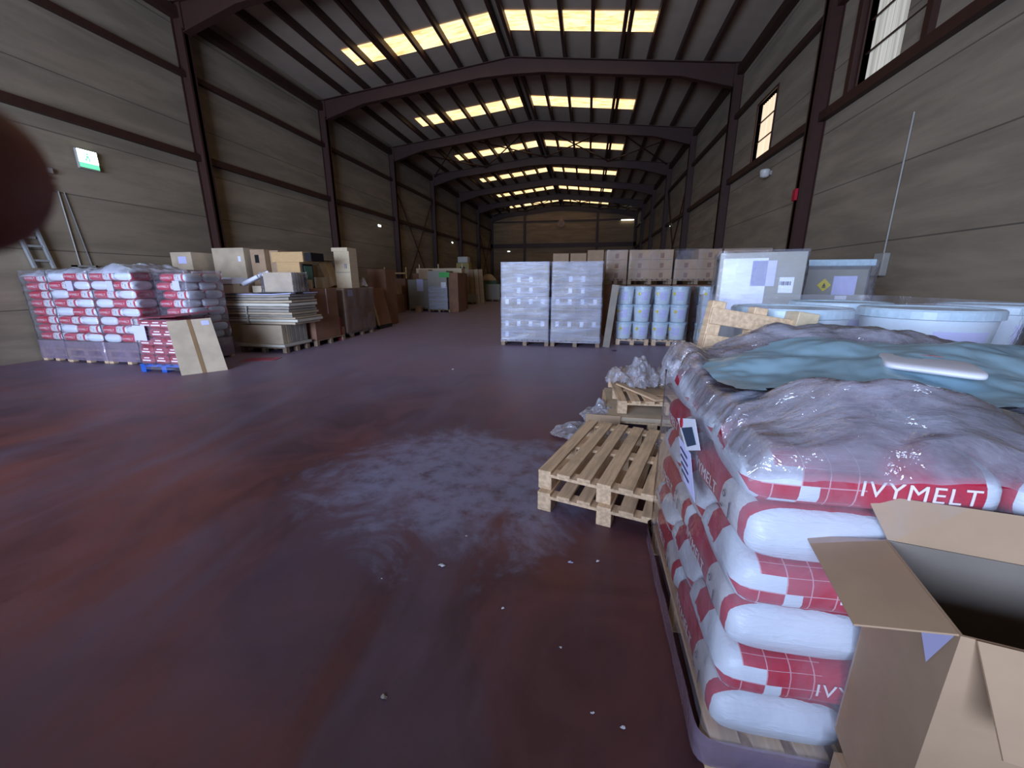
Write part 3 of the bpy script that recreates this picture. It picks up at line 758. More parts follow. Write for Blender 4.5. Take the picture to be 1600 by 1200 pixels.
# tall grey wrapped crates right of centre
pallet((1.93, 5.35, 0), 'wooden pallet under the grey carton with the barcode label', kind='slim', rz=-.24)
e = carton((1.93, 5.35, .144), (.80, 1.1, 1.74), 'tall grey carton in clear film with a white sheet and barcode label', M_GREYW, tape=False, rz=-.24,
  lab=[('f', .05, .62, .42, .60, M_PAPER), ('f', .40, .80, .22, .26, M_PAPERL), ('f', .73, .76, .13, .16, M_PAPER)])
b = MB()
for i in range(8): b.box(.19+.013*i, -.5545, 1.40, .196+.013*i+(i % 3)*.002, -.5535, 1.44)
b.obj('barcode', M_DARKP, e)
o = wrap(-.42, -.575, .42, .575, .12, 1.905, M_FILMF, 'film wound tightly round the tall grey carton', amp=.015, cr=.04, nz=30); o.location = (1.93, 5.35, 0); o.rotation_euler = (0, 0, -.24)
pallet((2.96, 6.45, 0), 'wooden pallet under the grey lidded crate by the right wall', kind='mid')
e = thing('lidded_crate', 'large dark grey crate with pale lid and yellow hazard diamond near the right wall', 'crate', (2.94, 6.35, .144))
MB().box(-.52, -.5, 0, .50, .5, 1.66).obj('crate_body', M_DGREY, e, bevel=.01)
MB().box(-.55, -.53, 1.62, .53, .53, 1.70).obj('lid', M_TUBR, e, bevel=.01)
MB().box(-.22, -.506, 1.20, .47, -.5005, 1.58).obj('side_panel', M_GREYW, e)
MB().box(.10, -.512, 1.27, .36, -.507, 1.50).obj('paper_sheet', M_PAPERL, e)
MB().box(.15, -.512, 1.21, .28, -.507, 1.26).obj('small_label', M_PAPER, e); MB().box(-.45, -.506, 1.38, -.35, -.501, 1.50).obj('small_label', M_PAPER, e)
MB().quad([(-.08, -.512, 1.39), (0, -.512, 1.31), (.08, -.512, 1.39), (0, -.512, 1.47)], .004).obj('hazard_diamond', M_YEL, e)
b = MB(); b.box(-.02, -.5165, 1.355, .02, -.5135, 1.365); b.add([(-.022, -.5165, 1.37), (.022, -.5165, 1.37), (0, -.5165, 1.42)], [(0, 1, 2)]); b.obj('flame_mark', M_BLACK, e)
wrap(2.37, 5.79, 3.50, 6.91, .12, 1.83, M_FILMT, 'thin film wound round the grey lidded crate', amp=.015, cr=.04)

# ------------------------------------------------------------------ two wrapped carton loads, mid picture
def carton_proto(size, m, labs, name='carton', tape=False):
    return carton((0, 0, 0), size, '', m, tape=tape, lab=labs, name=name)
LOADLOG = []
def carton_load(x0, y0, z0, nx, ny, nz, size, proto, where, group, miss=None, ylast=1):
    k = 0
    for i in range(nz):
        for j in range(ny):
            for c_ in range(nx):
                if miss and miss(i, j, c_): continue
                o = proto['o'] if not proto['used'] else copy_tree(proto['o']); proto['used'] = True
                o.location = (x0+size[0]*(c_+.5), y0+size[1]*(j+.5), z0+i*(size[2]+.002))
                col_ = ['left column', 'right column'][c_] if nx == 2 else (['left column', 'middle column', 'right column'][c_] if nx == 3 else ['left column', 'centre left column', 'centre right column', 'right column'][c_])
                if nx == 1: col_ = 'single column'
                LOADLOG.append((o, i, c_))
                tag(o, 'carton, %s row%s, %s of %s' % (nth(i, nz), '' if ny == 1 else (' front' if j == 0 else ' rear'), col_, where), 'carton', group)
cs1 = (.296, .39, .265)
P1 = {'o': carton_proto(cs1, M_CARDG, [('f', .36, .30, .085, .13, M_PAPER)]), 'used': False}
def strip_labels(load):
    for o, i, c_ in load:
        if i in (0, 2, 6) or (i >= 4 and c_ in (0, 3)):
            for ch in list(o.children):
                if ch.name.startswith('label'): bpy.data.objects.remove(ch)
for (x0, w_) in ((-2.11, 'left'), (-.86, 'right')):
    pallet((x0+.60, 10.28, 0), 'wooden pallet under the %s of the two tall wrapped carton loads' % w_, kind='far')
    carton_load(x0+.005, 9.88, .146, 4, 2, 7, cs1, P1, 'the %s tall wrapped load' % w_, 'cartons in the two tall wrapped loads')
    wrap(x0-.012, 9.862, x0+1.212, 10.69, .10, 1.20, M_FILMW, 'milky stretch film round the lower half of the %s tall carton load' % w_, amp=.016, cr=.03, nz=26)
    wrap(x0-.002, 9.868, x0+1.202, 10.68, 1.17, 2.03, M_FILMW, 'milky stretch film round the upper half of the %s tall carton load' % w_, amp=.014, cr=.03, nz=22)
o = MB().box(-.08, -.02, 0, .08, .02, 1.50).obj('cardboard_sheet', M_CARDG); o.location = (.50, 10.0, 0); o.rotation_euler = (math.radians(-2), math.radians(6), .1)
tag(o, 'long narrow cardboard strip leaning right of the tall wrapped loads', 'cardboard')

strip_labels([q for q in LOADLOG[1:]])
# white bucket pallets
bk = make_tub('white_bucket', '', .205, .175, .425)
k = 0
for pi_, (x0, y0, w_) in enumerate(((.74, 10.45, 'left'), (1.62, 10.45, 'middle'), (2.62, 10.3, 'right'))):
    pallet((x0+.42, y0+.6, 0), 'wooden pallet under the %s load of white buckets' % w_, kind='slim')
    for lv in range(3):
        for c_ in range(2):
            for d_ in range(2):
                if d_ == 1 and lv < 2: continue
                o = bk if k == 0 else copy_tree(bk); k += 1
                o.location = (x0+.21+.42*c_, y0+.22+.42*d_, .146+lv*.433); o.rotation_euler = (0, 0, random.uniform(-.4, .4))
                o['label'] = 'white lidded bucket, %s layer, %s %s of the %s bucket load' % (('bottom', 'middle', 'top')[lv], ('front', 'rear')[d_], ('left', 'right')[c_], w_); o['group'] = 'white buckets on three pallets'
    wrap(x0-.012, y0-.008, x0+.852, y0+1.2, .04, 1.46, M_FILMF, 'clear film wound round the %s load of white buckets' % w_, amp=.016, cr=.12)

# second row: cartons stacked two pallets high behind the buckets
cs2 = (.59, .78, .262)
P2 = {'o': carton_proto(cs2, M_CARD, [('f', .42, .15, .10, .13, M_CARDR)]), 'used': False}
cs3 = (.59, .78, .44)
P3 = {'o': carton_proto(cs3, M_CARDR, []), 'used': False}
for i, (x0, w_, nx_) in enumerate(((.47, 'first', 1), (1.10, 'second', 2), (2.34, 'third', 2), (3.58, 'fourth', 2))):
    kd = 'far' if nx_ == 2 else 'half'; xc = x0+.3*nx_
    pallet((xc, 12.55, 0), 'wooden pallet on the floor under the %s stacked load behind the buckets' % w_, kind=kd)
    pallet((xc, 12.55, 1.48), 'wooden pallet between lower and upper cartons of the %s load behind the buckets' % w_, kind=kd)
    carton_load(x0+.01, 12.17, .146, nx_, 1, 3, cs3, P3, 'the lower %s load behind the buckets' % w_, 'lower cartons behind the buckets')
    carton_load(x0+.01, 12.17, 1.626, nx_, 1, 3, cs2, P2, 'the upper %s load behind the buckets' % w_, 'upper cartons behind the buckets', miss=(lambda a, b_, c_: a == 2 and c_ == 0) if i == 2 else None)
    wrap(x0-.008, 12.155, x0+.6*nx_+.008, 12.965, 1.6, 2.43, M_FILMT, 'clear film round the upper %s carton load behind the buckets' % w_, amp=.016, cr=.04)
# three cartons seen over the tall loads, farther back
for i, (x, z, w_) in enumerate(((-1.0, 2.0, 'left'), (-.38, 2.0, 'middle'), (.22, 2.1, 'right'))):
    carton((x, 15.4, 0), (.56, .7, z-.04), 'tall brown carton block standing behind the wrapped loads, beneath the %s top carton' % w_, M_CARDR, tape=False)
    carton((x, 15.4, z-.035), (.56, .7, .56), 'brown carton in glossy film seen over the wrapped loads, %s of three' % w_, M_CARD, tape=True)
# dark labels stuck on the right end carton loads
e = thing('black_crates', 'small black crates standing on the cartons near the right wall', 'crate', (3.86, 11.95, 1.50))
MB().box(-.10, -.15, 0, .12, .15, .14).obj('crate_body', M_BLACK, e, bevel=.005); MB().box(.16, -.12, .0, .36, .15, .2).obj('crate_body', M_BLACK, e, bevel=.005)
tag(MB().box(3.55, 11.6, 0, 4.75, 12.10, 1.50).obj('carton', M_CARDR), 'long brown carton block against the right wall beneath the black crates', 'carton')
# scraps of timber and an opened carton near the bucket pallets
o = MB().box(-.3, -.2, 0, .3, .2, .012).obj('flattened_carton', M_CARD); o.location = (2.80, 9.70, .10); o.rotation_euler = (.18, .1, .3); tag(o, 'opened flat carton lying propped in front of the right bucket load', 'carton')
tag(MB().box(2.62, 9.62, 0, 2.98, 9.88, .085).obj('timber_block', M_WOODF), 'low timber block under the opened flat carton', 'timber')
pallet((3.35, 9.4, 0), 'small wooden pallet lying in front of the right bucket load', kind='slim', rz=.1)
pallet((3.35, 9.45, .146), 'small wooden pallet stacked second in front of the right bucket load', kind='slim', rz=.2)
carton((3.25, 9.5, .295), (.42, .4, .30), 'small pale carton with black window on the two small pallets', M_CARDP, lab=[('f', .2, .3, .22, .14, M_BLACK)])

# ------------------------------------------------------------------ left row: wrapped bag pallets
for i, (x0, y0, w_) in enumerate(((-11.14, 6.28, 'the far left stack'), (-10.36, 6.22, 'the second stack from the left'), (-9.34, 6.22, 'the third stack from the left'), (-8.32, 6.60, 'the fourth stack from the left'))):
    wd = .76 if i in (0, 3) else 1.0; dp = .8 if i == 3 else 1.2; kd = {0: 'thin', 3: 'short'}.get(i, 'stack')
    pallet((x0+wd/2, y0+dp/2, 0), 'wooden pallet on the floor under '+w_, kind=kd)
    pallet((x0+wd/2, y0+dp/2, .146), 'second wooden pallet directly under the bags of '+w_, kind=kd)
    tag(MB().box(x0+.02, y0+.02, .292, x0+wd-.02, y0+dp-.02, .42).obj('base_slab', M_CARDG, bevel=.01), 'flat mauve looking packing layer under the bags of '+w_, 'packing')
    if i in (0, 3):
        for lv in range(8):
            for j in range(2):
                bag('B', x0+(.38 if i == 0 else (.31, .43)[lv % 2]), y0+.2+.4*j, .424+lv*.164, 0, 'red white resin bag, %s layer, %s of %s' % (nth(lv, 8), ('front', 'second')[j], w_), 'resin bags on the left row')
    else:
        kp = lambda a, n, odd, q: a == n-1 or (q in (0, 2) if odd else q in (0, 3))
        bag_stack(x0, y0, .424, 8, w_, 'resin bags on the left row', keep=kp, frontkind='B', seed=20+i, flip=i % 2)
    wrap(x0-.012, y0-.016, x0+wd+.012, y0+dp+.016, .40, 1.80, M_FILMF, 'clear film wound round the bags of '+w_, amp=.018, cr=.06, nz=36)
    wrap(x0-.015, y0-.02, x0+wd+.015, y0+dp+.02, .05, .43, M_MAUVE, 'mauve film skirt round the base of '+w_, amp=.012, cr=.05, nz=12)
def top_cover(x0, x1, y0, y1, z, hh, seed, label):
    o = sheet('film_cover', lambda x, y: (x, y, z-.06+(.06+hh*sstep(x0, (x0+x1)/2, x)*(1-sstep((x0+x1)/2, x1, x))+.06*fold(x+seed, y, 3))*min(1, (y-y0)/.18)**.7*min(1, (x-x0)/.1+.2)*min(1, (x1-x)/.1+.2)), x0, x1, y0, y1, 40, 40, M_COVER)
    return tag(o, label, 'plastic film')
top_cover(-10.36, -9.35, 6.20, 7.4, 1.80, .03, 2, 'loose milky film over the top of the second bag stack from the left wall')
top_cover(-9.34, -8.34, 6.20, 7.4, 1.80, .10, 5, 'loose milky film over the top of the third bag stack from the left wall')
top_cover(-11.15, -10.37, 6.26, 7.4, 1.75, .03, 8, 'loose film over the top of the far left dark stack')
for x, lb in ((-9.86, 'second'), (-8.9, 'third'), (-7.85, 'fourth')):
    tag(MB().box(x, 6.19 if x < -8 else 6.57, 1.42, x+.15, 6.195 if x < -8 else 6.575, 1.60).obj('shipping_label', M_PAPERL), 'white paper label on the film of the %s bag stack from the left wall' % lb, 'label')

# blue pallet of small red packs with a leaning carton
pallet((-7.46, 6.15, 0), 'blue pallet under the red shrink wrapped packs', kind='blue', rz=.05)
k = 0; pk = None
for lv in range(5):
    for j in range(2):
        for c_ in range(3):
            if pk is None:
                o = pk = thing('red_pack', '', 'pack'); MB().box(-.145, -.16, 0, .145, .16, .155).obj('pack_body', M_REDC, o, bevel=.03)
                MB().box(-.09, -.163, .05, .09, -.1605, .075).obj('white_print', M_WHITEB, o); MB().box(-.05, -.163, .10, .07, -.1605, .12).obj('white_print', M_WHITEB, o)
                MB().box(.1455, -.10, .05, .148, .11, .075).obj('white_print', M_WHITEB, o)
            else: o = copy_tree(pk)
            sh = .02*lv
            o.location = (-7.79+c_*.31+sh*(1-c_), 5.93+j*.36+sh*.3, .146+lv*.158); o.rotation_euler = (0, 0, random.uniform(-.08, .1))
            tag(o, 'red printed pack, %s layer, %s column, %s row on the blue pallet' % (nth(lv, 5), ('left', 'middle', 'right')[c_], ('front', 'rear')[j]), 'pack', 'red packs on the blue pallet')
wrap(-7.97, 5.74, -6.98, 6.50, .05, .95, M_FILMF, 'clear film sagging round the red packs on the blue pallet', amp=.015, cr=.08, taper=.03)
o = MB().add([(-8.0, 5.70, .945), (-6.95, 5.74, 1.00), (-6.85, 6.55, 1.06), (-7.9, 6.56, .97), (-8.0, 5.70, .951), (-6.95, 5.74, 1.006), (-6.85, 6.55, 1.066), (-7.9, 6.56, .976)], [(0,3,2,1),(4,5,6,7),(0,1,5,4),(1,2,6,5),(2,3,7,6),(3,0,4,7)]).obj('printed_sheet', mat('pink_sheet', (.45, .07, .12), .5, var=.5, sc=5))
tag(o, 'red printed sheet laid slanting over the red packs on the blue pallet', 'sheet')
e = thing('leaning_carton', 'flattened brown carton leaning on the red packs, brown tape down its middle', 'carton')
A, B_, C_, D_ = Vector((-6.90, 5.60, 0)), Vector((-6.50, 6.14, 0)), Vector((-6.92, 6.18, .97)), Vector((-7.06, 5.66, .93))
C_ = Vector((-6.70, 6.17, .95))
MB().quad([A, B_, C_, D_], -.025).obj('box_panel', M_CARDP, e)
nrm = (B_-A).cross(D_-A).normalized()*.002
def on(u, v): p = (A*(1-u)+B_*u)*(1-v)+(D_*(1-u)+C_*u)*v; return p+nrm
MB().quad([on(.44, .0), on(.53, .0), on(.53, 1), on(.44, 1)], .002).obj('tape', M_TAPE, e)
MB().quad([on(.75, .88), on(.93, .88), on(.93, .96), on(.75, .96)], .002).obj('label', M_PAPERL, e)
tag(MB().quad([(-6.95, 6.85, .004), (-6.30, 7.05, .004), (-6.40, 7.40, .004), (-6.98, 7.2, .004)], .003).obj('printed_sheet', mat('pink_sheet', (.45, .07, .12), .5)), 'red printed sheet lying on the floor beside the blue pallet', 'sheet')
tag(MB().box(-7.86, 5.705, .58, -7.60, 5.708, .84).obj('shipping_label', M_PAPERL), 'large white label on the film of the red packs', 'label')

# stack of flattened cartons on a pallet
pallet((-7.27, 8.27, 0), 'wooden pallet under the stack of flattened cartons', kind='far')
tag(MB().box(-7.86, 7.80, .146, -6.64, 8.72, .20).obj('white_board', M_SHEET), 'thick white board sheets lying on the pallet under the flattened cartons', 'board')
for j in range(6):
    m_ = M_CARDP if j < 2 else M_CARDG
    tag(MB().box(-7.78, 7.87+j*.14, .202, -6.72, 7.87+j*.14+.13, .63+.008*(j % 3)).obj('flat_carton', m_, bevel=.008), 'upright bundle of flat cartons under the sheet stack, %s from the front' % ('first', 'second', 'third', 'fourth', 'fifth', 'last')[j], 'carton', 'upright flat carton bundles')
zz = .652
rs = random.Random(4); NLAY = 12
for j in range(NLAY):
    hh = rs.choice((.035, .05, .06, .065)); ln = rs.uniform(1.85, 2.05); sh = rs.uniform(-.05, .05)-.006*j; mm = rs.choice((M_CARDP, M_SHEET, M_CARDG, M_CARDP, M_SHEET)); dp = rs.uniform(.42, .48)
    if j == NLAY-1: hh, mm = .02, M_PAPERL
    k_ = 12; vs = []; bend = rs.uniform(-.006, .01); ln2 = ln/2
    for q in range(k_+1):
        x = -ln2+ln*q/k_; w_ = bend*math.sin(q*1.3+j)*.5
        if j > 6 and q > k_-3: w_ += .014*(q-k_+3)*(j-6)*.12
        for (yy, zz_) in ((-dp, 0), (dp, 0), (dp, hh*.88), (-dp, hh*.88)): vs.append((x, yy, zz_+abs(w_)))
    fs = [(0, 1, 2, 3), tuple(4*k_+q for q in (3, 2, 1, 0))]
    for q in range(k_):
        for c_ in range(4): fs.append((4*q+c_, 4*q+4+c_, 4*q+4+(c_+1) % 4, 4*q+(c_+1) % 4))
    o = MB().add(vs, fs).obj('cardboard_bundle', mm)
    o.location = (-7.33+sh, 8.31+.01*(j % 3), zz); o.rotation_euler = (0, 0, rs.uniform(-.03, .03)); zz += hh+.005
    tag(o, '%s layer from below in the big stack of flat sheets' % ('lowest', 'second', 'third', 'fourth', 'fifth', 'sixth', 'seventh', 'eighth', 'ninth', 'tenth', 'eleventh', 'topmost thin')[j], 'cardboard', 'flat sheet bundles')
o = MB().box(-.5, -.3, 0, .5, .3, .022).obj('black_board', M_BLACK); o.location = (-6.85, 8.2, zz+.002); o.rotation_euler = (0, 0, .12); tag(o, 'black board lying on the right end of the sheet stack', 'board')
e = thing('strap', 'grey strap tied round the flat sheet stack', 'strap'); MB().box(-7.52, 7.812, .66, -7.49, 7.818, 1.05).obj('strap_band', M_GREYP, e)
# things on the sheet stack
carton((-8.00, 8.06, zz+.004), (.46, .40, .20), 'small brown carton under the white box on the sheet stack', M_CARDP)
carton((-8.02, 8.06, zz+.208), (.50, .44, .14), 'white lid box on top of the small carton on the sheet stack', M_PAPER, tape=False)
for j in range(3):
    o = MB().tube((-.3, 0, 0), (.3, 0, 0), .045, 16).obj('paper_roll', M_PAPER); o.location = (-7.72+.07*j, 8.16+.10*j, zz+.24+.05*j); o.rotation_euler = (0, -.45, .35)
    tag(o, 'white paper roll lying slanted on the sheet stack, %s of three' % ('nearest', 'middle', 'farthest')[j], 'paper roll', 'paper rolls on the sheet stack')
carton((-7.6, 8.5, zz+.002), (.3, .3, .16), 'flat carton under the white paper rolls', M_CARDP, tape=False)
for j in range(5):
    tag(MB().box(-7.34, 8.26+j*.085, zz+.026, -6.60, 8.33+j*.085, zz+.46).obj('flat_carton', M_CARDP if j == 0 else M_CARDG, bevel=.006), 'upright flat carton on the sheet stack, %s from the front' % ('first', 'second', 'third', 'fourth', 'fifth')[j], 'carton', 'upright flat cartons in loose film')
wrap(-7.40, 8.21, -6.54, 8.74, zz+.01, zz+.47, M_FILMF, 'loose shiny film round the upright flat cartons on the sheet stack', amp=.05, cr=.05)

# tall cartons behind, by the left wall
for (x, y, sx, sy, sz, lb, mm, L) in (
    (-10.15, 9.3, .62, .9, 2.30, 'tall carton with white label standing by the left wall behind the bag stacks', M_CARDP, [('f', .35, .88, .24, .17, M_PAPERL)]),
    (-9.20, 9.75, .95, .9, 2.42, 'tallest pale carton behind the sheet stack, left wall side', M_CARDP, [('f', .80, .86, .08, .13, M_PAPER)]),
    (-8.42, 9.85, .42, .9, 2.38, 'tall brown carton right of the tallest pale carton', M_CARD, [('f', .3, .72, .07, .05, M_PAPER), ('f', .3, .86, .12, .2, M_BLACK)]),
    (-8.06, 9.95, .26, .8, 2.36, 'narrow tall carton at the right of the tall carton group', M_CARD, [('f', .3, .72, .07, .05, M_PAPER)]),
    (-8.20, 10.85, .5, .5, 2.05, 'tall thin round cornered carton between the carton group and the cabinet', M_CARD, []),
    (-8.85, 8.05, .55, .5, 1.62, 'brown carton with small label right of the fourth bag stack', M_CARD, [('f', .45, .85, .15, .07, M_PAPER)]),
    (-11.0, 8.6, 1.7, .4, 1.86, 'long low brown carton behind the bag stacks along the left wall', M_CARDR, [])):
    if x < -10.9: x = -10.33; sx = 1.6
    carton((x, y, 0), (sx, sy, sz), lb, mm, lab=L, tape=False)

# brown cartons on pallets along the left row
pallet((-7.20, 9.46, 0), 'wooden pallet under the nearer large reddish carton', kind='mid')
e = carton((-7.20, 9.40, .146), (1.16, 1.02, 1.26), 'large reddish brown carton on a pallet behind the sheet stack', M_CARDR, tape=False)
MB().box(.581, .05, .62, .584, .065, 1.26).obj('white_strap', M_PAPER, e)
pallet((-7.30, 11.18, 0), 'wooden pallet under the farther large carton', kind='mid')
carton((-7.30, 11.18, .146), (1.16, 1.60, 1.24), 'large brown carton in film with two white labels, second from the sheet stack', M_CARD, tape=False,
  lab=[('f', .68, .80, .16, .22, M_PAPERL), ('s', .12, .82, .26, .18, M_PAPERL)])
wrap(-7.90, 10.36, -6.70, 12.0, .10, 1.40, M_FILMT, 'thin film round the carton with two white labels', amp=.012, cr=.03)
carton((-6.86, 10.13, 0), (.30, .24, .34), 'small carton on the floor between the two large cartons', M_CARD)
carton((-6.72, 9.97, 0), (.14, .10, .62), 'slim red carton standing between the two large cartons', M_REDC, tape=False)
# wood veneer cabinet with black frames on top of the first large carton
e = thing('display_cabinet', 'honey veneer display cabinet with wide top and black side frame', 'cabinet', (-7.30, 9.45, 1.408))
MB().box(-.42, -.25, 0, .22, .25, .64).obj('cabinet_body', M_OAK, e); MB().box(-.52, -.28, .64, .36, .3, .88).obj('top_section', M_OAK, e)
MB().box(.37, -.24, .66, .56, .26, .86).obj('black_front', M_BLACK, e)
MB().box(.23, -.20, .0, .27, .18, .60).obj('black_frame', M_BLACK, e); MB().box(.272, -.16, .04, .277, .14, .55).obj('glass', M_GREENC, e)
for x, lb in ((-7.2, 'left'), (-6.75, 'right')):
    tag(MB().box(x, 9.0, 1.408, x+.07, 9.07, 1.62).obj('timber_post', M_PINE), 'short pale timber offcut standing on the reddish carton, %s one' % lb, 'timber')
# pine units on top of the labelled carton
e = thing('pine_unit', 'tall pale pine unit with cap board standing on the labelled carton', 'shelf unit', (-6.98, 11.1, 1.39))
MB().box(-.26, -.2, 0, .22, .2, 1.02).obj('unit_body', M_PINE, e); MB().box(-.30, -.23, 1.02, .20, .23, 1.12).obj('cap_board', M_PINE, e)
MB().box(-.24, -.205, .43, .2, -.2005, .45).obj('shelf_edge', M_CARDG, e); MB().box(.05, -.23, .55, .12, -.2, .68).obj('handle', M_GREYP, e)
e = thing('pine_board', 'pale pine board leaning left against the tall pine unit', 'board', (-7.34, 11.05, 1.40), 0)
e.rotation_euler = (0, -.38, 0); MB().box(-.12, -.18, .05, .06, .18, .82).obj('board_face', M_PINE, e); MB().box(-.16, -.2, .78, .12, .2, .84).obj('end_cap', M_CARDG, e)
carton((-7.62, 10.75, 1.39), (.28, .3, .30), 'small white box at the foot of the leaning pine board', M_SHEET, tape=False)
carton((-7.55, 14.2, 0), (.7, .8, 2.0), 'tall brown carton behind the pine unit', M_CARDR, tape=False)
# A-frame of leaning boards
e = thing('leaning_boards', 'wooden A shaped stand of boards on a low base beyond the labelled carton', 'boards', (-7.25, 12.95, 0))
MB().box(-.35, -.45, 0, .38, .45, .12).obj('base', M_BLACK, e)
MB().quad([(.34, -.42, .12), (.34, .42, .12), (.10, .42, 1.34), (.10, -.42, 1.34)], .04).obj('board', M_CARDR, e)
MB().quad([(.34, -.45, .12), (.40, -.45, .12), (.14, -.45, 1.38), (.08, -.45, 1.38)], .04).obj('edge_strip', M_PINE, e)
MB().box(-.1, -.35, .12, .20, .3, .42).obj('timber_pile', M_PINE, e)
scrap(-6.95, 11.75, 1.39, .22, .22, .24, 33, 'grey plastic bundle on the labelled carton right of the pine unit')

# farther cartons down the left side
pallet((-8.95, 21.3, 0), 'wooden pallet under the nearer grey wrapped carton far down the left side', kind='mid')
pallet((-7.55, 20.6, 0), 'wooden pallet under the grey wrapped carton beside the aisle far down the left side', kind='mid')
carton((-8.95, 21.3, .146), (1.2, 1.1, 1.50), 'wide grey wrapped carton with a tall white label far down the left side', M_GREYW, tape=False, lab=[('f', .42, .60, .36, .62, M_PAPERL)])
carton((-7.62, 20.6, .146), (1.02, 1.1, 1.93), 'tall grey wrapped carton with small white label beside the aisle far down the left', M_GREYW, tape=False, lab=[('f', .7, .56, .26, .28, M_PAPER)])
wrap(-8.15, 20.03, -7.09, 21.17, .10, 1.3, M_FILMW, 'milky film round the lower part of the tall grey carton far down the left', amp=.015, cr=.03)
carton((-6.78, 20.75, 0.0), (.5, 1.3, 1.98), 'tall reddish carton touching the grey wrapped carton beside the aisle', M_CARDR, tape=False)
carton((-8.62, 19.9, 0), (.3, .3, .3), 'small carton on the floor before the wide grey wrapped carton', M_CARD, tape=False)
carton((-10.0, 19.3, 0), (1.2, 1.2, .9), 'low brown carton left of the wide grey wrapped carton', M_CARDR)
carton((-10.1, 19.5, .91), (1.1, 1.0, .55), 'brown carton standing on the low brown carton', M_CARD)
carton((-9.9, 17.0, 0), (1.5, 1.5, 1.1), 'wide brown carton by the left wall beyond the boards stand', M_CARDR)
carton((-8.6, 21.0, 1.66), (.55, .6, .50), 'small carton on top of the wide grey wrapped carton', M_CARD, tape=False)
tag(MB().box(-7.5, 20.03, 1.75, -6.95, 20.036, 2.0).obj('green_note', M_GREENS), 'bright green sheet on top of the tall grey carton', 'sheet')
e = thing('timber_rack', 'long pale timber rack lying across the cartons far down the left side', 'rack', (-8.5, 22.6, 2.0))
MB().box(-1.2, -.3, 0, 1.5, .3, .26).obj('rack_body', M_PINE, e)
for x in (-1.15, .0, 1.42): MB().box(x, -.03, .26, x+.05, .03, .50).obj('upright', M_PINE, e)
tag(MB().box(-9.9, 22.2, 0, -6.9, 23.0, 1.99).obj('carton', M_CARDR), 'long brown carton block supporting the pale timber rack', 'carton')
e = thing('wooden_crate', 'reddish open wooden crate on the cartons left of the pale timber rack', 'crate', (-10.5, 21.6, 0))
MB().box(-.6, -.4, 0, .6, .4, 1.7).obj('crate_body', M_CARDR, e); MB().box(-.6, -.42, 1.95, .7, -.38, 2.02).obj('crate_rail', M_OAK, e)
for x in (-.6, .66): MB().box(x, -.42, 1.7, x+.05, -.38, 2.3).obj('crate_post', M_OAK, e)

pallet((-8.3, 27.6, 0), 'pale wooden pallet under the tall leaning panels far down the left', kind='mid')
for j, (x, w_, mm) in enumerate(((-9.6, .75, M_CARD), (-8.75, .8, M_CARDP), (-8.0, .7, M_CARD))):
    carton((x, 28.6, 0), (w_, .7, 2.45-.05*j), 'tall brown carton far down the left, %s of the tall row' % ('left', 'middle', 'right')[j], mm, tape=False)
for j in range(3):
    o = MB().box(-.14, -.04, 0, .14, .04, 2.35).obj('long_panel', M_CARDP if j % 2 else M_CARD); o.location = (-7.9+.32*j, 27.85, 0); o.rotation_euler = (-.06, -.07, 0)
    tag(o, 'long narrow panel leaning at the end of the tall far row, %s of three' % ('left', 'middle', 'right')[j], 'panel', 'long leaning panels')
carton((-8.75, 27.3, .146), (.75, .5, 1.45), 'grey carton with lilac band on the far pale pallet', M_GREYW, tape=False, lab=[('f', .08, .9, .6, .12, M_PAPERL)])
carton((-7.95, 27.2, .146), (.75, .5, .55), 'low grey carton on the right of the far pale pallet', M_GREYW, tape=False)
e = thing('black_drum', 'small black and white drum on the far pale pallet', 'drum', (-8.85, 26.9, .146)); MB().lathe([(.22, 0), (.22, .5), (.1, .6)], 16).obj('drum_body', M_BLACK, e, smooth=True); MB().box(-.06, -.23, .1, .06, -.215, .5).obj('label', M_PAPER, e)
# very far goods at the end of the hall, left of the wrapped loads
carton((-7.35, 31.8, .15), (1.15, .9, 1.15), 'pale wrapped carton at the far end beside the aisle', M_GREYW, tape=False)
pallet((-7.35, 31.8, 0), 'wooden pallet under the pale wrapped carton at the far end', kind='mid')
for j, (x, y, z, sx, sz, mm, lb) in enumerate(((-8.6, 34, 0, 2.2, 1.55, M_GREENC, 'green covered stack at the far end beyond the tall panels'), (-6.5, 35, 0, 1.6, 1.7, M_CARD, 'brown carton block at the far end behind the pale wrapped carton'),
    (-9.9, 36, 0, 1.6, 2.1, M_CARDR, 'reddish carton block at the far end by the left wall'), (-4.3, 37, 0, 1.8, 1.8, M_CARDR, 'reddish carton block at the far end half hidden by the left wrapped load'))):
    carton((x, y, z), (sx, 1.2, sz), lb, mm, tape=False)
for j, (x, y, z, s) in enumerate(((-8.3, 34, 1.555, .7), (-6.6, 35, 1.705, .7))):
    e = thing('white_sack', 'pale sack heap on the far %s block' % ('green covered', 'brown carton')[j], 'sack', (x, y, z)); MB().lathe([(s, 0), (s*.9, .15), (s*.5, .45), (.2, .55)], 16).obj('sack_body', M_PAPER if False else M_CARDP, e, smooth=True)
e = thing('yellow_machine', 'yellow and white machine standing tall at the far left of the hall', 'machine', (-9.5, 30.9, 0))
MB().box(-.5, -.4, 0, .5, .4, 2.9).obj('machine_body', mat('dull_yellow', (.42, .34, .12), .5), e, bevel=.03); MB().box(-.4, -.35, 2.9, .4, .35, 3.35).obj('machine_top', M_LAMPB, e, bevel=.05); MB().box(-.2, -.42, 2.2, .2, -.40, 2.6).obj('panel', M_BLACK, e)

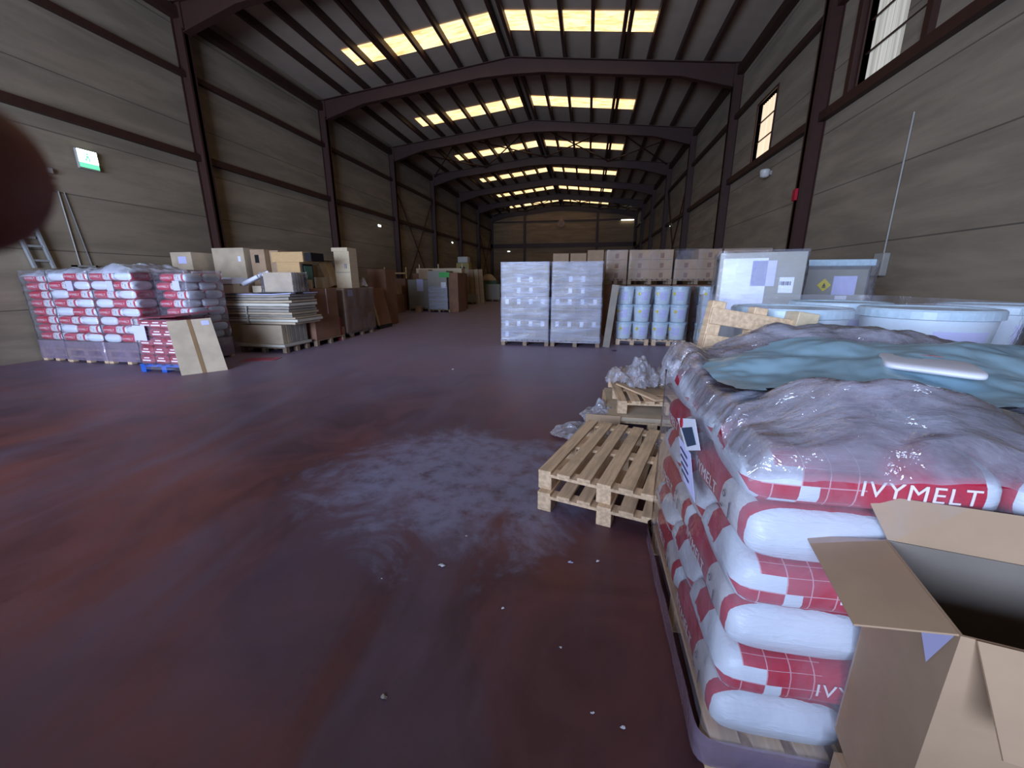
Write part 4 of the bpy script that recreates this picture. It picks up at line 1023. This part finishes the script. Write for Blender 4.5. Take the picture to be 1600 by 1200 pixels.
# unseen goods added behind the photographer to shade the near floor from the door
for j, (x, lb) in enumerate(((-3.6, 'left'), (-2.3, 'middle'), (-1.0, 'right'))):
    pallet((x, -2.2, 0), 'unseen wooden pallet added behind the photographer, %s of three' % lb, kind='mid')
    carton((x, -2.2, .146), (1.18, 1.1, 1.15), 'unseen brown carton added behind the photographer to shade the floor, %s of three' % lb, M_CARD)

# ------------------------------------------------------------------ small litter on the floor
for j, (x, y, s, mm, lb) in enumerate((
    (-.76, 1.86, .022, M_PAPER, 'white plastic scrap on the floor left of centre'), (.13, 2.06, .014, M_PAPER, 'white scrap on the floor before the pallets'),
    (-.03, 2.02, .016, M_PAPERL, 'greyish scrap on the floor left of the pallet corner'), (.20, 1.16, .012, M_PAPER, 'white scrap on the floor close to the nearest stack'),
    (-.72, 1.10, .018, M_GREYP, 'grey scrap on the floor at the bottom of the picture'), (.09, 1.19, .008, M_PAPER, 'tiny white crumb left of the scrap by the nearest stack'),
    (-.70, 2.15, .010, M_PAPER, 'tiny white crumb on the floor in the rubbed grey patch'), (.66, 9.45, .09, M_BLACK, 'black and white rag on the floor before the bucket pallets'),
    (-1.05, 1.70, .008, M_PAPER, 'tiny white crumb left of the plastic scrap'), (-2.4, 6.9, .03, M_PAPER, 'white paper scrap on the floor before the left wrapped load'),
    (-.35, 1.62, .010, M_PAPER, 'thin pale crumb on the floor centre'), (-.05, 1.45, .008, M_PAPER, 'tiny pale crumb on the floor right of centre'))):
    rnd = random.Random(j); n = 9; vs = [(0, 0, .006*s/.02)]; 
    for i in range(n): a = 2*PI*i/n; r_ = s*rnd.uniform(.45, 1.15); vs.append((r_*math.cos(a), r_*.7*math.sin(a), .001+rnd.uniform(0, .35)*s))
    o = MB().add(vs, [(0, i+1, (i+1) % n+1) for i in range(n)]).obj('litter_scrap', mm); o.location = (x, y, .001)
    tag(o, lb, 'litter')

# ------------------------------------------------------------------ the photographer's fingertip at the left edge
def finger():
    c = Vector((0, 0, H)); r, u, f = rr, uu, fwd; D = .045
    def P(px, py, d): px -= 22; py -= 14; return c+f*d+r*((px-800)/F_PX*d)-u*((py-600)/F_PX*d)
    axis = [(P(-420, 330, .050), .0088), (P(-250, 305, .048), .0086), (P(-120, 290, .0465), .0096), (P(-60, 282, .0455), .0096), (P(-22, 277, .0452), .0088), (P(18, 274, .045), .0070), (P(46, 272, .045), .0044), (P(58, 272, .045), .0018)]
    vs = []; fs = []; n = 24
    for k, (p, rad) in enumerate(axis):
        d = (axis[min(k+1, len(axis)-1)][0]-axis[max(k-1, 0)][0]).normalized(); a = d.cross(f).normalized(); b_ = d.cross(a).normalized()
        for i in range(n): q = 2*PI*i/n; vs.append(p+a*math.cos(q)*rad+b_*math.sin(q)*rad*.85)
    for k in range(len(axis)-1):
        for i in range(n): fs.append((k*n+i, k*n+(i+1) % n, (k+1)*n+(i+1) % n, (k+1)*n+i))
    fs.append(tuple(range(n-1, -1, -1))); fs.append(tuple((len(axis)-1)*n+i for i in range(n)))
    o = MB().add(vs, fs).obj('person_finger', M_SKIN_SHADED, smooth=True)
    md = o.modifiers.new('sub', 'SUBSURF'); md.levels = 1; md.render_levels = 2
    return tag(o, 'blurred dark red fingertip of the photographer poking in at the left edge', 'person')
finger()
